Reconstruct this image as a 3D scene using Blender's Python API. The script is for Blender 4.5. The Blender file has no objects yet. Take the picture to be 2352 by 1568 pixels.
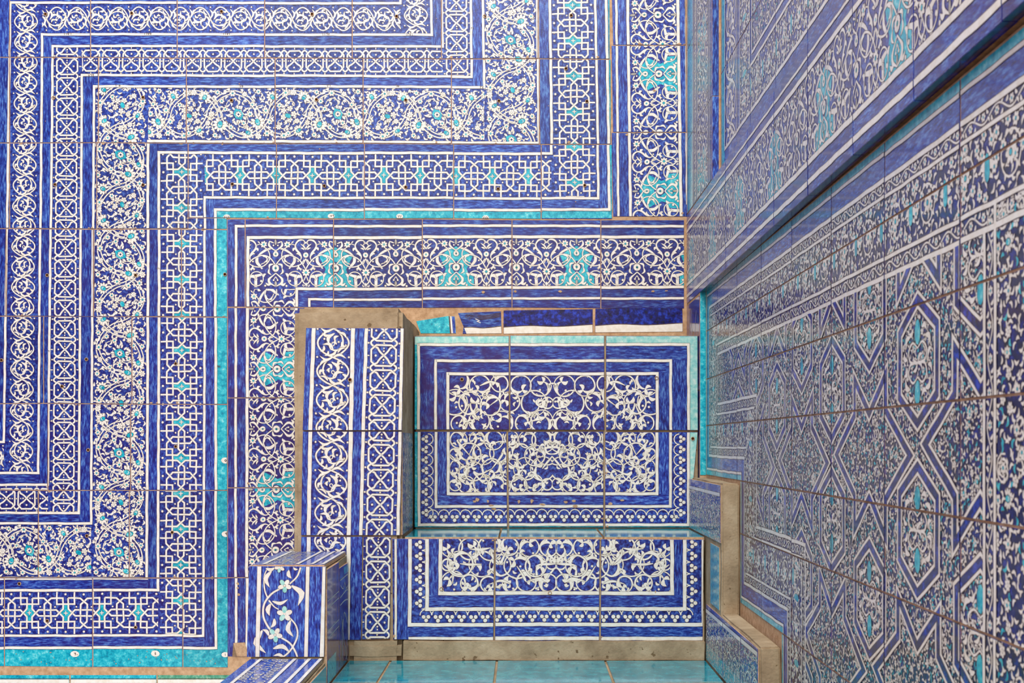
import bpy, math, random
import numpy as np
random.seed(7)
rng = np.random.RandomState(7)
PI = math.pi
# ---------------------------------------------------------------- units
K = 0.28 / 205.0          # metres per wall unit (a 205-unit tile is 28 cm)
F = 2650.0                # distance to the back wall in units
EYE = 1.6                 # eye height
W_, H_ = 2352, 1568
# ---------------------------------------------------------------- camera
scene = bpy.context.scene
cam_d = bpy.data.cameras.new('camera')
cam = bpy.data.objects.new('camera', cam_d)
scene.collection.objects.link(cam)
scene.camera = cam
cam.location = (0, 0, EYE)
cam.rotation_euler = (PI / 2, 0, 0)
cam_d.sensor_width = 36.0
cam_d.lens = F / W_ * 36.0
cam_d.shift_x = (1176 - 1200) / W_
cam_d.shift_y = (1020 - 784) / W_
cam_d.clip_start = 0.05
cam_d.dof.use_dof = True
cam_d.dof.focus_distance = F * K * 0.97
cam_d.dof.aperture_fstop = 13.0
# ---------------------------------------------------------------- world and lights
world = bpy.data.worlds.new('world')
scene.world = world
world.use_nodes = True
wn = world.node_tree
wn.nodes.clear()
wo = wn.nodes.new('ShaderNodeOutputWorld')
wb = wn.nodes.new('ShaderNodeBackground')
wb.inputs['Color'].default_value = (0.86, 0.93, 1.0, 1)
wb.inputs['Strength'].default_value = 1.45
wn.links.new(wb.outputs[0], wo.inputs[0])

def area(name, loc, target, size, size_y, power, col):
    d = bpy.data.lights.new(name, 'AREA')
    d.shape = 'RECTANGLE'
    d.size, d.size_y, d.energy, d.color = size, size_y, power, col
    o = bpy.data.objects.new(name, d)
    scene.collection.objects.link(o)
    o.location = loc
    from mathutils import Vector
    o.rotation_euler = (Vector(target) - Vector(loc)).to_track_quat('-Z', 'Y').to_euler()
    return o
area('sky_opening', (-0.7, -1.4, 6.8), (-0.2, 3.4, 1.3), 3.0, 2.6, 300, (1.0, 0.94, 0.86))
scene.view_settings.view_transform = 'Standard'
scene.view_settings.look = 'None'
scene.view_settings.gamma = 1.0
scene.view_settings.use_curve_mapping = False
scene.view_settings.exposure = 0.2
scene.cycles.max_bounces = 5
scene.cycles.diffuse_bounces = 3
scene.cycles.glossy_bounces = 3

# ---------------------------------------------------------------- materials
def lin(c):
    return tuple(((v / 255.0) / 12.92 if v / 255.0 <= 0.04045 else ((v / 255.0 + 0.055) / 1.055) ** 2.4) for v in c) + (1.0,)

def mat(name, stops, scale, rough, bump=0.0, bscale=300.0, detail=4.0, tilevar=0.25, coat=0.0, spots=None, spec=0.5, violet=None):
    """stops: colour ramp over a noise stretched by `scale` (x, y, z)"""
    m = bpy.data.materials.new(name)
    m.use_nodes = True
    nt = m.node_tree
    N, L = nt.nodes, nt.links
    bs = N['Principled BSDF']
    geo = N.new('ShaderNodeNewGeometry')
    mp = N.new('ShaderNodeMapping')
    mp.inputs['Scale'].default_value = scale
    L.new(geo.outputs['Position'], mp.inputs['Vector'])
    no = N.new('ShaderNodeTexNoise')
    no.inputs['Scale'].default_value = 1.0
    no.inputs['Detail'].default_value = detail
    no.inputs['Roughness'].default_value = 0.65
    L.new(mp.outputs[0], no.inputs['Vector'])
    ramp = N.new('ShaderNodeValToRGB')
    cr = ramp.color_ramp
    while len(cr.elements) > 1:
        cr.elements.remove(cr.elements[-1])
    cr.elements[0].position = stops[0][0]
    cr.elements[0].color = lin(stops[0][1])
    for p, c in stops[1:]:
        e = cr.elements.new(p)
        e.color = lin(c)
    L.new(no.outputs['Fac'], ramp.inputs['Fac'])
    col = ramp.outputs['Color']
    if violet is not None:
        at = N.new('ShaderNodeAttribute')
        at.attribute_type = 'OBJECT'
        at.attribute_name = 'tint'
        mx = N.new('ShaderNodeMix')
        mx.data_type = 'RGBA'
        mx.blend_type = 'MIX'
        mul = N.new('ShaderNodeMath'); mul.operation = 'MULTIPLY'
        ns = N.new('ShaderNodeTexNoise'); ns.inputs['Scale'].default_value = 30.0
        L.new(geo.outputs['Position'], ns.inputs['Vector'])
        mr = N.new('ShaderNodeMapRange'); mr.inputs[1].default_value = 0.35; mr.inputs[2].default_value = 0.65
        mr.inputs[3].default_value = 0.2
        L.new(ns.outputs['Fac'], mr.inputs[0])
        L.new(at.outputs['Fac'], mul.inputs[0]); L.new(mr.outputs[0], mul.inputs[1])
        L.new(mul.outputs[0], mx.inputs['Factor'])
        L.new(col, mx.inputs[6])
        mx.inputs[7].default_value = lin(violet)
        col = mx.outputs[2]
    if spots is not None:
        sc, thr, sp_col = spots
        n2 = N.new('ShaderNodeTexNoise')
        n2.inputs['Scale'].default_value = sc
        n2.inputs['Detail'].default_value = 2.0
        L.new(geo.outputs['Position'], n2.inputs['Vector'])
        mr = N.new('ShaderNodeMapRange')
        mr.inputs[1].default_value = thr
        mr.inputs[2].default_value = thr + 0.03
        L.new(n2.outputs['Fac'], mr.inputs[0])
        mx = N.new('ShaderNodeMix')
        mx.data_type = 'RGBA'
        L.new(mr.outputs[0], mx.inputs['Factor'])
        L.new(col, mx.inputs[6])
        mx.inputs[7].default_value = lin(sp_col)
        col = mx.outputs[2]
    if tilevar > 0:
        oi = N.new('ShaderNodeObjectInfo')
        mr = N.new('ShaderNodeMapRange')
        mr.inputs[3].default_value = 1.0 - tilevar
        mr.inputs[4].default_value = 1.0 + tilevar
        L.new(oi.outputs['Random'], mr.inputs[0])
        hs = N.new('ShaderNodeHueSaturation')
        L.new(mr.outputs[0], hs.inputs['Value'])
        L.new(col, hs.inputs['Color'])
        col = hs.outputs['Color']
    L.new(col, bs.inputs['Base Color'])
    bs.inputs['Roughness'].default_value = rough
    bs.inputs['Specular IOR Level'].default_value = spec
    if coat:
        bs.inputs['Coat Weight'].default_value = coat
        bs.inputs['Coat Roughness'].default_value = 0.06
    if bump > 0:
        n3 = N.new('ShaderNodeTexNoise')
        n3.inputs['Scale'].default_value = bscale
        n3.inputs['Detail'].default_value = 3.0
        L.new(geo.outputs['Position'], n3.inputs['Vector'])
        bp = N.new('ShaderNodeBump')
        bp.inputs['Strength'].default_value = bump
        bp.inputs['Distance'].default_value = 0.002
        L.new(n3.outputs['Fac'], bp.inputs['Height'])
        L.new(bp.outputs[0], bs.inputs['Normal'])
    return m

VIO = (44, 26, 104)
M = {}
blue_st = [(0.32, (10, 12, 76)), (0.43, (24, 40, 136)), (0.52, (44, 78, 176)), (0.64, (100, 148, 216))]
M['B'] = mat('cobalt_glaze', [(0.33, (12, 14, 74)), (0.43, (24, 36, 124)), (0.53, (44, 72, 166)), (0.65, (86, 126, 206))],
             (110, 110, 110), 0.22, 0.10, 260, 4, 0.18, 0.3, violet=VIO)
M['H'] = mat('cobalt_glaze_brushed_across', blue_st, (44, 44, 230), 0.22, 0.12, 300, 5, 0.18, 0.3, violet=VIO)
M['V'] = mat('cobalt_glaze_brushed_upright', blue_st, (230, 230, 44), 0.22, 0.12, 300, 5, 0.18, 0.3, violet=VIO)
M['D'] = mat('deep_blue_glaze', [(0.34, (4, 6, 50)), (0.5, (10, 22, 112)), (0.66, (34, 66, 190))], (70, 70, 70), 0.16, 0.15, 120, 4, 0.15, 0.3)
M['W'] = mat('white_glaze', [(0.3, (236, 226, 206)), (0.6, (250, 245, 234))], (60, 60, 60), 0.25, 0.06, 300, 3, 0.02, 0.2)
M['T'] = mat('turquoise_glaze', [(0.30, (0, 124, 152)), (0.44, (0, 168, 190)), (0.58, (56, 196, 208)), (0.72, (150, 226, 226))],
             (80, 80, 80), 0.22, 0.12, 200, 4, 0.12, 0.3)
M['M'] = mat('pale_mint_glaze', [(0.3, (110, 200, 196)), (0.5, (164, 222, 212)), (0.68, (214, 238, 226))], (60, 60, 60), 0.25, 0.1, 200, 4, 0.1, 0.2)
M['F'] = mat('sea_turquoise_glaze', [(0.3, (0, 112, 134)), (0.5, (8, 146, 164)), (0.7, (50, 172, 184))], (30, 30, 120), 0.12, 0.06, 60, 4, 0.1, 0.4)
M['G'] = mat('green_glaze', [(0.3, (40, 130, 100)), (0.55, (90, 170, 140)), (0.75, (200, 220, 190))], (60, 60, 60), 0.25, 0.1, 200, 4, 0.05, 0.2)
M['K'] = mat('manganese_outline', [(0.3, (62, 44, 46)), (0.7, (104, 78, 64))], (50, 50, 50), 0.35, 0.0, 1, 2, 0.0)
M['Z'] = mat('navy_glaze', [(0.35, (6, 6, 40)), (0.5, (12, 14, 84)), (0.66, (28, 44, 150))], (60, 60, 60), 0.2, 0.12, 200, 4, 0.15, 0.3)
M['X'] = mat('biscuit_chip', [(0.3, (176, 138, 104)), (0.7, (216, 182, 146))], (120, 120, 120), 0.85, 0.4, 400, 4, 0.0, spec=0.1)
M['P'] = mat('mud_plaster', [(0.28, (140, 120, 94)), (0.5, (172, 150, 120)), (0.72, (196, 176, 146))], (14, 14, 14), 0.95, 0.7, 160, 8, 0.0,
             spots=(60, 0.70, (120, 98, 72)), spec=0.1)
M['O'] = mat('ochre_grout', [(0.3, (176, 136, 98)), (0.7, (220, 184, 146))], (60, 60, 60), 0.95, 0.5, 300, 5, 0.0, spec=0.1)
M['N'] = mat('rust_in_nail_hole', [(0.3, (36, 18, 10)), (0.7, (96, 56, 26))], (200, 200, 200), 0.9, 0.0, 1, 2, 0.0, spec=0.1)
M['S'] = mat('scratched_clay', [(0.3, (170, 176, 180)), (0.7, (206, 208, 206))], (100, 100, 100), 0.7, 0.0, 1, 2, 0.0)
KEYS = list(M.keys())
KI = {k: i for i, k in enumerate(KEYS)}

# ---------------------------------------------------------------- painted shapes as triangles in a plane
class Paint:
    def __init__(self):
        self.t, self.c, self.l = [], [], []
        self.k = 0
    def add(self, tris, col, lay):
        tris = np.asarray(tris, float)
        if len(tris) == 0:
            return
        self.t.append(tris)
        self.c.append(np.full(len(tris), KI[col], np.int32))
        self.k += 1
        self.l.append(np.full(len(tris), lay + (self.k % 23) * 0.04, float))
    def poly(self, pts, col, lay):
        p = np.asarray(pts, float)
        self.add([[p[0], p[i], p[i + 1]] for i in range(1, len(p) - 1)], col, lay)
    def fan(self, c, pts, col, lay):
        p = np.asarray(pts, float)
        c = np.asarray(c, float)
        n = len(p)
        self.add([[c, p[i], p[(i + 1) % n]] for i in range(n)], col, lay)
    def ell(self, c, rx, ry, rot, col, lay, n=9):
        a = np.linspace(0, 2 * PI, n, endpoint=False)
        x, y = rx * np.cos(a), ry * np.sin(a)
        cr, sr = math.cos(rot), math.sin(rot)
        self.fan(c, np.stack([c[0] + x * cr - y * sr, c[1] + x * sr + y * cr], 1), col, lay)
    def disc(self, c, r, col='W', lay=3, out=0.8, n=8):
        if out:
            self.ell(c, r + out, r + out, 0, 'K', lay - 1, n)
        self.ell(c, r, r, 0, col, lay, n)
    def rib(self, pts, w, col='W', lay=3, out=0.8, closed=False):
        p = np.asarray(pts, float)
        n = len(p)
        out = out * 0.75
        if lay < 8.5 and col in 'WM' and not closed:
            w = np.asarray(w) * 0.86
        w = np.full(n, float(w)) if np.ndim(w) == 0 else np.interp(np.linspace(0, 1, n), np.linspace(0, 1, len(w)), w)
        if closed:
            d = np.roll(p, -1, 0) - np.roll(p, 1, 0)
        else:
            d = np.empty_like(p)
            d[1:-1] = p[2:] - p[:-2]
            d[0] = p[1] - p[0]
            d[-1] = p[-1] - p[-2]
        # mitre at each vertex
        e = np.roll(p, -1, 0) - p
        el = np.hypot(e[:, 0], e[:, 1]) + 1e-9
        e = e / el[:, None]
        nn = np.stack([-e[:, 1], e[:, 0]], 1)
        npv = np.roll(nn, 1, 0)
        if not closed:
            nn[-1] = nn[-2]
            npv[0] = nn[0]
        m = nn + npv
        ml = np.hypot(m[:, 0], m[:, 1]) + 1e-9
        m = m / ml[:, None]
        k = 1.0 / np.clip((m * nn).sum(1), 0.45, 1)
        for cc, ll, ww in (((('K', lay - 1, w + 2 * out),) if out else ()) + ((col, lay, w),)):
            off = m * (k * ww / 2)[:, None]
            a, b = p + off, p - off
            if closed:
                a2, b2 = np.roll(a, -1, 0), np.roll(b, -1, 0)
            else:
                a, b, a2, b2 = a[:-1], b[:-1], a[1:], b[1:]
            self.add(np.concatenate([np.stack([a, a2, b2], 1), np.stack([a, b2, b], 1)]), cc, ll)
    def put(self, o, A=None, t=(0, 0), lift=0):
        """copy another Paint through the affine map p -> A p + t"""
        tt = np.concatenate(o.t)
        if A is not None:
            tt = tt @ np.asarray(A, float).T
        self.t.append(tt + np.asarray(t, float))
        self.c.append(np.concatenate(o.c))
        self.l.append(np.concatenate(o.l) + lift)
    def bake(self):
        if self.t:
            self.t = [np.concatenate(self.t)]
            self.c = [np.concatenate(self.c)]
            self.l = [np.concatenate(self.l)]
        return self
    def clip(self, poly):
        """keep what lies inside a convex polygon"""
        self.bake()
        T, C, L = clip_tris(self.t[0], self.c[0], self.l[0], poly)
        self.t, self.c, self.l = [T], [C], [L]
        return self

def ccw(poly):
    p = np.asarray(poly, float)
    a = np.sum(p[:, 0] * np.roll(p[:, 1], -1) - np.roll(p[:, 0], -1) * p[:, 1])
    return p if a > 0 else p[::-1]

def clip_tris(T, C, L, poly):
    p = ccw(poly)
    mn, mx = p.min(0), p.max(0)
    tmn, tmx = T.min(1), T.max(1)
    s = (tmx[:, 0] > mn[0]) & (tmn[:, 0] < mx[0]) & (tmx[:, 1] > mn[1]) & (tmn[:, 1] < mx[1])
    T, C, L = T[s], C[s], L[s]
    if len(T) == 0:
        return T, C, L
    inside = np.ones(len(T), bool)
    for i in range(len(p)):
        a, b = p[i], p[(i + 1) % len(p)]
        d = (b[0] - a[0]) * (T[:, :, 1] - a[1]) - (b[1] - a[1]) * (T[:, :, 0] - a[0])
        out = (d < 0).all(1)
        keep = ~out
        T, C, L, inside, d = T[keep], C[keep], L[keep], inside[keep], d[keep]
        inside &= (d >= 0).all(1)
    nt, nc, nl = [], [], []
    idx = np.nonzero(~inside)[0]
    edges = [(p[i][0], p[i][1], p[(i + 1) % len(p)][0], p[(i + 1) % len(p)][1]) for i in range(len(p))]
    for k in idx:
        q = [tuple(v) for v in T[k]]
        for ax, ay, bx, by in edges:
            r = []
            m = len(q)
            if m == 0:
                break
            ds = [(bx - ax) * (y - ay) - (by - ay) * (x - ax) for x, y in q]
            for j in range(m):
                d0, d1 = ds[j], ds[(j + 1) % m]
                if d0 >= 0:
                    r.append(q[j])
                if (d0 >= 0) != (d1 >= 0):
                    f = d0 / (d0 - d1)
                    x0, y0 = q[j]
                    x1, y1 = q[(j + 1) % m]
                    r.append((x0 + (x1 - x0) * f, y0 + (y1 - y0) * f))
            q = r
        for j in range(1, len(q) - 1):
            nt.append((q[0], q[j], q[j + 1]))
            nc.append(C[k])
            nl.append(L[k])
    if nt:
        return (np.concatenate([T[inside], np.array(nt)]), np.concatenate([C[inside], np.array(nc, np.int32)]),
                np.concatenate([L[inside], np.array(nl)]))
    return T[inside], C[inside], L[inside]

def warp(T, amp=0.65):
    x, y = T[..., 0], T[..., 1]
    dx = amp * (0.5 * np.sin(x * .043 + y * .071 + 1.3) + 0.35 * np.sin(x * .11 - y * .087) + 0.3 * np.sin(y * .19 + 2.0))
    dy = amp * (0.5 * np.sin(y * .047 - x * .066 + .4) + 0.35 * np.sin(y * .12 + x * .093) + 0.3 * np.sin(x * .17 + 1.0))
    return np.stack([x + dx, y + dy], -1)

def sub(a, b, step=14.0):
    a, b = np.asarray(a, float), np.asarray(b, float)
    n = max(1, int(np.hypot(*(b - a)) / step))
    return [a + (b - a) * i / n for i in range(n + 1)]

def path(pts, step=14.0):
    out = []
    for i in range(len(pts) - 1):
        s = sub(pts[i], pts[i + 1], step)
        out += s[:-1] if i < len(pts) - 2 else s
    return out

def bez(p, n=10):
    """Catmull-Rom through the points"""
    p = [np.asarray(q, float) for q in p]
    p = [2 * p[0] - p[1]] + p + [2 * p[-1] - p[-2]]
    out = []
    m = max(2, n // (len(p) - 3) if len(p) > 3 else n)
    for i in range(1, len(p) - 2):
        for j in range(m):
            t = j / m
            out.append(0.5 * ((2 * p[i]) + (-p[i - 1] + p[i + 1]) * t + (2 * p[i - 1] - 5 * p[i] + 4 * p[i + 1] - p[i + 2]) * t * t
                              + (-p[i - 1] + 3 * p[i] - 3 * p[i + 1] + p[i + 2]) * t ** 3))
    out.append(p[-2])
    return np.array(out)

def arc(c, r, a0, a1, n=12, r1=None):
    a = np.radians(np.linspace(a0, a1, n))
    rr = np.linspace(r, r if r1 is None else r1, n)
    return np.stack([c[0] + rr * np.cos(a), c[1] + rr * np.sin(a)], 1)

# ---------------------------------------------------------------- planes
class Plane:
    """maps (a, b) pattern coordinates on to a wall plane; n points to the viewer"""
    def __init__(self, fn, n, flip=False, dz=0.09):
        self.fn, self.n, self.flip, self.dz = fn, np.asarray(n, float), flip, dz
    def __call__(self, ab, h=0.0):
        P = self.fn(np.asarray(ab, float))
        h = np.asarray(h, float)
        return (P + self.n * h[..., None]) * K + np.array([0, 0, EYE])

def frontal(Y):
    s = Y / F
    return Plane(lambda p: np.stack([(p[..., 0] - 1200) * s, np.full(p[..., 0].shape, Y), (1020 - p[..., 1]) * s], -1), (0, -1, 0), True)
def side(X, sign=-1, dz=0.055):
    return Plane(lambda p: np.stack([np.full(p[..., 0].shape, X), F - p[..., 0], p[..., 1]], -1), (sign, 0, 0), sign > 0, dz)
def level(Z):
    return Plane(lambda p: np.stack([p[..., 0], p[..., 1], np.full(p[..., 0].shape, Z)], -1), (0, 0, 1), False)

col = scene.collection
def link_mesh(name, verts, faces, mats, mi=None, parent=None, origin=None):
    verts = np.asarray(verts, float)
    o0 = verts.mean(0) if origin is None else np.asarray(origin, float)
    me = bpy.data.meshes.new(name)
    me.from_pydata((verts - o0).tolist(), [], faces)
    for m in mats:
        me.materials.append(M[m])
    if mi is not None:
        me.polygons.foreach_set('material_index', mi)
    ob = bpy.data.objects.new(name, me)
    col.objects.link(ob)
    if parent is not None:
        ob.parent = parent
        ob.location = np.asarray(o0) - np.asarray(parent.location)
    else:
        ob.location = o0
    return ob

def tile(parent, plane, poly, paint, base='B', gap=1.0, shift=1.0, thick=7.0, tint=None, name='tile', bevel=0.6, label=None, edge='X', lean=0.0):
    """one ceramic tile: a bevelled slab with the glaze drawn on it in low relief"""
    p = ccw(poly)
    c = p.mean(0)
    n = len(p)
    # inset by gap
    q = []
    for i in range(n):
        a, b, d = p[i - 1], p[i], p[(i + 1) % n]
        e1 = (b - a) / (np.hypot(*(b - a)) + 1e-9); e2 = (d - b) / (np.hypot(*(d - b)) + 1e-9)
        n1 = np.array([-e1[1], e1[0]]); n2 = np.array([-e2[1], e2[0]])
        m = n1 + n2
        m /= max(1e-6, np.hypot(*m))
        q.append(b + m * gap / max(0.4, float(m @ n1)))
    q = np.array(q)
    face = c + (q - c) * (1 - bevel / (np.abs(q - c).max() + 1e-6))
    tilt = rng.uniform(-0.0016, 0.0016, 2) + np.array([0, lean])
    lift = rng.uniform(-0.15, 0.15)
    gap = gap * 0.62
    def hgt(ab, h):
        return h + lift + (ab[..., 0] - c[0]) * tilt[0] + (ab[..., 1] - c[1]) * tilt[1]
    V = np.concatenate([plane(q, hgt(q, np.full(n, -thick))), plane(q, hgt(q, np.full(n, -0.5))), plane(face, hgt(face, np.zeros(n)))])
    Fc = []
    for i in range(n):
        j = (i + 1) % n
        Fc += [[i, j, n + j, n + i], [n + i, n + j, 2 * n + j, 2 * n + i]]
    Fc.append([2 * n + i for i in range(n)])
    if plane.flip:
        Fc = [f[::-1] for f in Fc]
    MI = [KI[base]] * len(Fc)
    for i in range(n):
        MI[2 * i] = KI[edge]
    nv = len(V)
    if paint is not None and paint.t:
        paint.bake()
        sh = rng.uniform(-shift, shift, 2)
        T, C, L = clip_tris(paint.t[0] + sh, paint.c[0], paint.l[0], face)
        if len(T):
            a = (T[:, 1, 0] - T[:, 0, 0]) * (T[:, 2, 1] - T[:, 0, 1]) - (T[:, 1, 1] - T[:, 0, 1]) * (T[:, 2, 0] - T[:, 0, 0])
            ok = np.abs(a) > 1e-4
            T, C, L, a = T[ok], C[ok], L[ok], a[ok]
            neg = a < 0
            if plane.flip:
                neg = ~neg
            T[neg] = T[neg][:, ::-1]
            flat = T.reshape(-1, 2)
            PV = plane(flat, hgt(flat, np.repeat(L, 3) * plane.dz))
            V = np.concatenate([V, PV])
            fi = (nv + np.arange(len(T) * 3).reshape(-1, 3)).tolist()
            Fc += fi
            MI += C.tolist()
    used = sorted(set(MI))
    remap = {k: i for i, k in enumerate(used)}
    ob = link_mesh(name, V, Fc, [KEYS[k] for k in used], [remap[m] for m in MI], parent, plane(c[None], np.zeros(1))[0])
    ob['tint'] = float(rng.uniform(0, 0.35) + (0.35 if c[1] > 600 else 0) if tint is None else tint)
    if label:
        ob['label'] = label
    return ob

def cell(x0, x1, y0, y1):
    return [(x0, y0), (x1, y0), (x1, y1), (x0, y1)]

def boxes(name, bl, mname='P', parent=None, origin=None, bev=3.0, wob=0.0):
    """union of bevelled boxes (X0,X1,Y0,Y1,Z0,Z1 in units) as one mesh"""
    import bmesh
    bm = bmesh.new()
    for (x0, x1, y0, y1, z0, z1) in bl:
        vs = [bm.verts.new((x * K, y * K, z * K + EYE)) for x in (x0, x1) for y in (y0, y1) for z in (z0, z1)]
        for f in ((0, 1, 3, 2), (4, 6, 7, 5), (0, 4, 5, 1), (2, 3, 7, 6), (0, 2, 6, 4), (1, 5, 7, 3)):
            bm.faces.new([vs[i] for i in f])
    if bev > 0:
        bmesh.ops.bevel(bm, geom=list(bm.edges), offset=bev * K, segments=2, affect='EDGES')
    if wob > 0:
        bmesh.ops.subdivide_edges(bm, edges=[e for e in bm.edges if e.calc_length() > 60 * K], cuts=6, use_grid_fill=True)
        for v in bm.verts:
            a = v.co / K
            v.co.x += wob * K * math.sin(a.z * .031 + a.y * .023)
            v.co.y += wob * K * (math.sin(a.x * .037 + a.z * .029) + .5 * math.sin(a.x * .11 + a.z * .09))
            v.co.z += wob * K * math.sin(a.x * .041 + a.y * .027)
    bm.normal_update()
    me = bpy.data.meshes.new(name)
    if origin is not None:
        bmesh.ops.translate(bm, verts=bm.verts, vec=[-v for v in origin])
    bm.to_mesh(me)
    bm.free()
    me.materials.append(M[mname])
    ob = bpy.data.objects.new(name, me)
    col.objects.link(ob)
    if parent is not None:
        ob.parent = parent
        if origin is not None:
            ob.location = [origin[i] - parent.location[i] for i in range(3)]
    elif origin is not None:
        ob.location = origin
    return ob

# ================================================================ ornament units (s along the band, t across)
def flower(P, c, r, n=6, cc='T', lay=4, rot=0.0, pet='W', out=0.8):
    for k in range(n):
        a = rot + 2 * PI * k / n
        q = (c[0] + r * .66 * math.cos(a), c[1] + r * .66 * math.sin(a))
        P.ell(q, r * .40 + out, r * 1.05 * math.sin(PI / n) * .62 + out, a, 'K', lay - 1, 7)
        P.ell(q, r * .40, r * 1.05 * math.sin(PI / n) * .62, a, pet, lay, 7)
    P.ell(c, r * .36, r * .36, 0, 'K', lay + 1, 7)
    P.ell(c, r * .28, r * .28, 0, cc, lay + 2, 7)

def leaf(P, a, b, w, bend=0.25, lay=3, col='W', out=0.8):
    a, b = np.asarray(a, float), np.asarray(b, float)
    d = b - a
    nrm = np.array([-d[1], d[0]])
    m = (a + b) / 2 + nrm * bend
    P.rib(bez([a, m, b], 6), [w * .25, w * .9, w, w * .7, 0.3], col, lay, out)

def palm(P, c, r, ang, lay=3, col='W', fill=None):
    """split palmette: leaves fanning from a point"""
    for da, k in ((-70, .75), (-35, .95), (0, 1.1), (35, .95), (70, .75)):
        a = math.radians(ang + da)
        leaf(P, c, (c[0] + r * k * math.cos(a), c[1] + r * k * math.sin(a)), r * .34, 0.18 if da < 0 else -0.18, lay, col, .7)
    if fill:
        a = math.radians(ang)
        P.ell((c[0] + r * .45 * math.cos(a), c[1] + r * .45 * math.sin(a)), r * .42 + .8, r * .26 + .8, a, 'K', lay + 1)
        P.ell((c[0] + r * .45 * math.cos(a), c[1] + r * .45 * math.sin(a)), r * .42, r * .26, a, fill, lay + 2)

def lotus(P, c, r, ang, lay=4):
    """palmette flower: ring of petals round a turquoise heart"""
    a0 = math.radians(ang)
    for k in range(9):
        a = a0 + math.radians(-130 + 260 * k / 8)
        q = (c[0] + r * .72 * math.cos(a), c[1] + r * .72 * math.sin(a))
        P.ell(q, r * .34 + .8, r * .19 + .8, a, 'K', lay - 1, 7)
        P.ell(q, r * .34, r * .19, a, 'W', lay, 7)
    P.ell(c, r * .50 + .7, r * .34 + .7, a0, 'K', lay + 1, 9)
    P.ell(c, r * .50, r * .34, a0, 'T', lay + 2, 9)
    P.rib(arc(c, r * .22, ang - 80, ang + 80, 5), 1.2, 'W', lay + 3, 0)

def crossings(P, strands, w, lay, out=0.8, L=5.5, colr='W'):
    """woven straps: draw all strands, then lay the upper strand over at alternate crossings"""
    for s in strands:
        P.rib(path(s, 9), w, colr, lay, out)
    hits = []
    segs = []
    for si, s in enumerate(strands):
        acc = 0
        for i in range(len(s) - 1):
            a, b = np.array(s[i], float), np.array(s[i + 1], float)
            segs.append((si, i, acc, a, b))
            acc += np.hypot(*(b - a))
    for x in range(len(segs)):
        for y in range(x + 2, len(segs)):
            a, b = segs[x][3], segs[x][4]
            c, d = segs[y][3], segs[y][4]
            r, q = b - a, d - c
            den = r[0] * q[1] - r[1] * q[0]
            if abs(den) < 1e-9:
                continue
            t = ((c - a)[0] * q[1] - (c - a)[1] * q[0]) / den
            u = ((c - a)[0] * r[1] - (c - a)[1] * r[0]) / den
            if 0.02 < t < 0.98 and 0.02 < u < 0.98:
                hits.append([(segs[x][0], segs[x][2] + t * np.hypot(*r), x), (segs[y][0], segs[y][2] + u * np.hypot(*q), y), a + r * t])
    order = {}
    for h in hits:
        for k in (0, 1):
            order.setdefault(h[k][0], []).append(h[k][1])
    for k in order:
        order[k].sort()
    for h in hits:
        i0 = order[h[0][0]].index(h[0][1])
        top = h[0] if i0 % 2 == 0 else h[1]
        a, b = segs[top[2]][3], segs[top[2]][4]
        d = (b - a) / np.hypot(*(b - a))
        m = min(L, np.hypot(*(h[2] - a)), np.hypot(*(b - h[2])))
        P.rib([h[2] - d * m, h[2] + d * m], w, colr, lay + 2, out)

def U_knot():
    """period 82 along s, star at s=0, strapwork knot at s=41"""
    P = Paint()
    c = 41
    loop = [(-35, -34), (-8, -34), (7.4, -20), (7.4, 20), (-8, 34), (-35, 34), (-35, 9), (-20, -7), (20, -7), (35, 9), (35, 34), (8, 34),
            (-7.4, 20), (-7.4, -20), (8, -34), (35, -34), (35, -9), (20, 7), (-20, 7), (-35, -9), (-35, -34)]
    P.poly([(-6, -20), (6, -20), (6, -9), (14, 0), (6, 9), (6, 20), (-6, 20), (-6, 9), (-14, 0), (-6, -9)], 'T', 1)
    st = [[(x + c, y) for x, y in loop], [(-20, -48), (-20, -20), (20, -20), (20, -48)], [(-20, 48), (-20, 20), (20, 20), (20, 48)]]
    # hooks cross the loops either side of the star
    st2 = [[(x + c, y) for x, y in loop]]
    crossings(P, st2, 4.3, 3)
    for s in st[1:]:
        P.rib(path(s, 9), 4.0, 'W', 3, .8)
    for sx in (-6, 6):
        P.rib([(sx, -30), (sx, -22)], 4.0, 'W', 5, .8)
        P.rib([(sx, 30), (sx, 22)], 4.0, 'W', 5, .8)
    for a in range(4):
        an = a * PI / 2
        leaf(P, (0, 0), (5.4 * math.cos(an), 5.4 * math.sin(an)), 2.4, 0.0, 5, 'W', .6)
    for x in (0, 41):
        for y in (-43, 43):
            P.disc((x, y), 2.6)
    for x in (-17, 17):
        for y in (-14, 14):
            P.disc((41 + x, y), 1.9)
    return P.bake()

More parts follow.
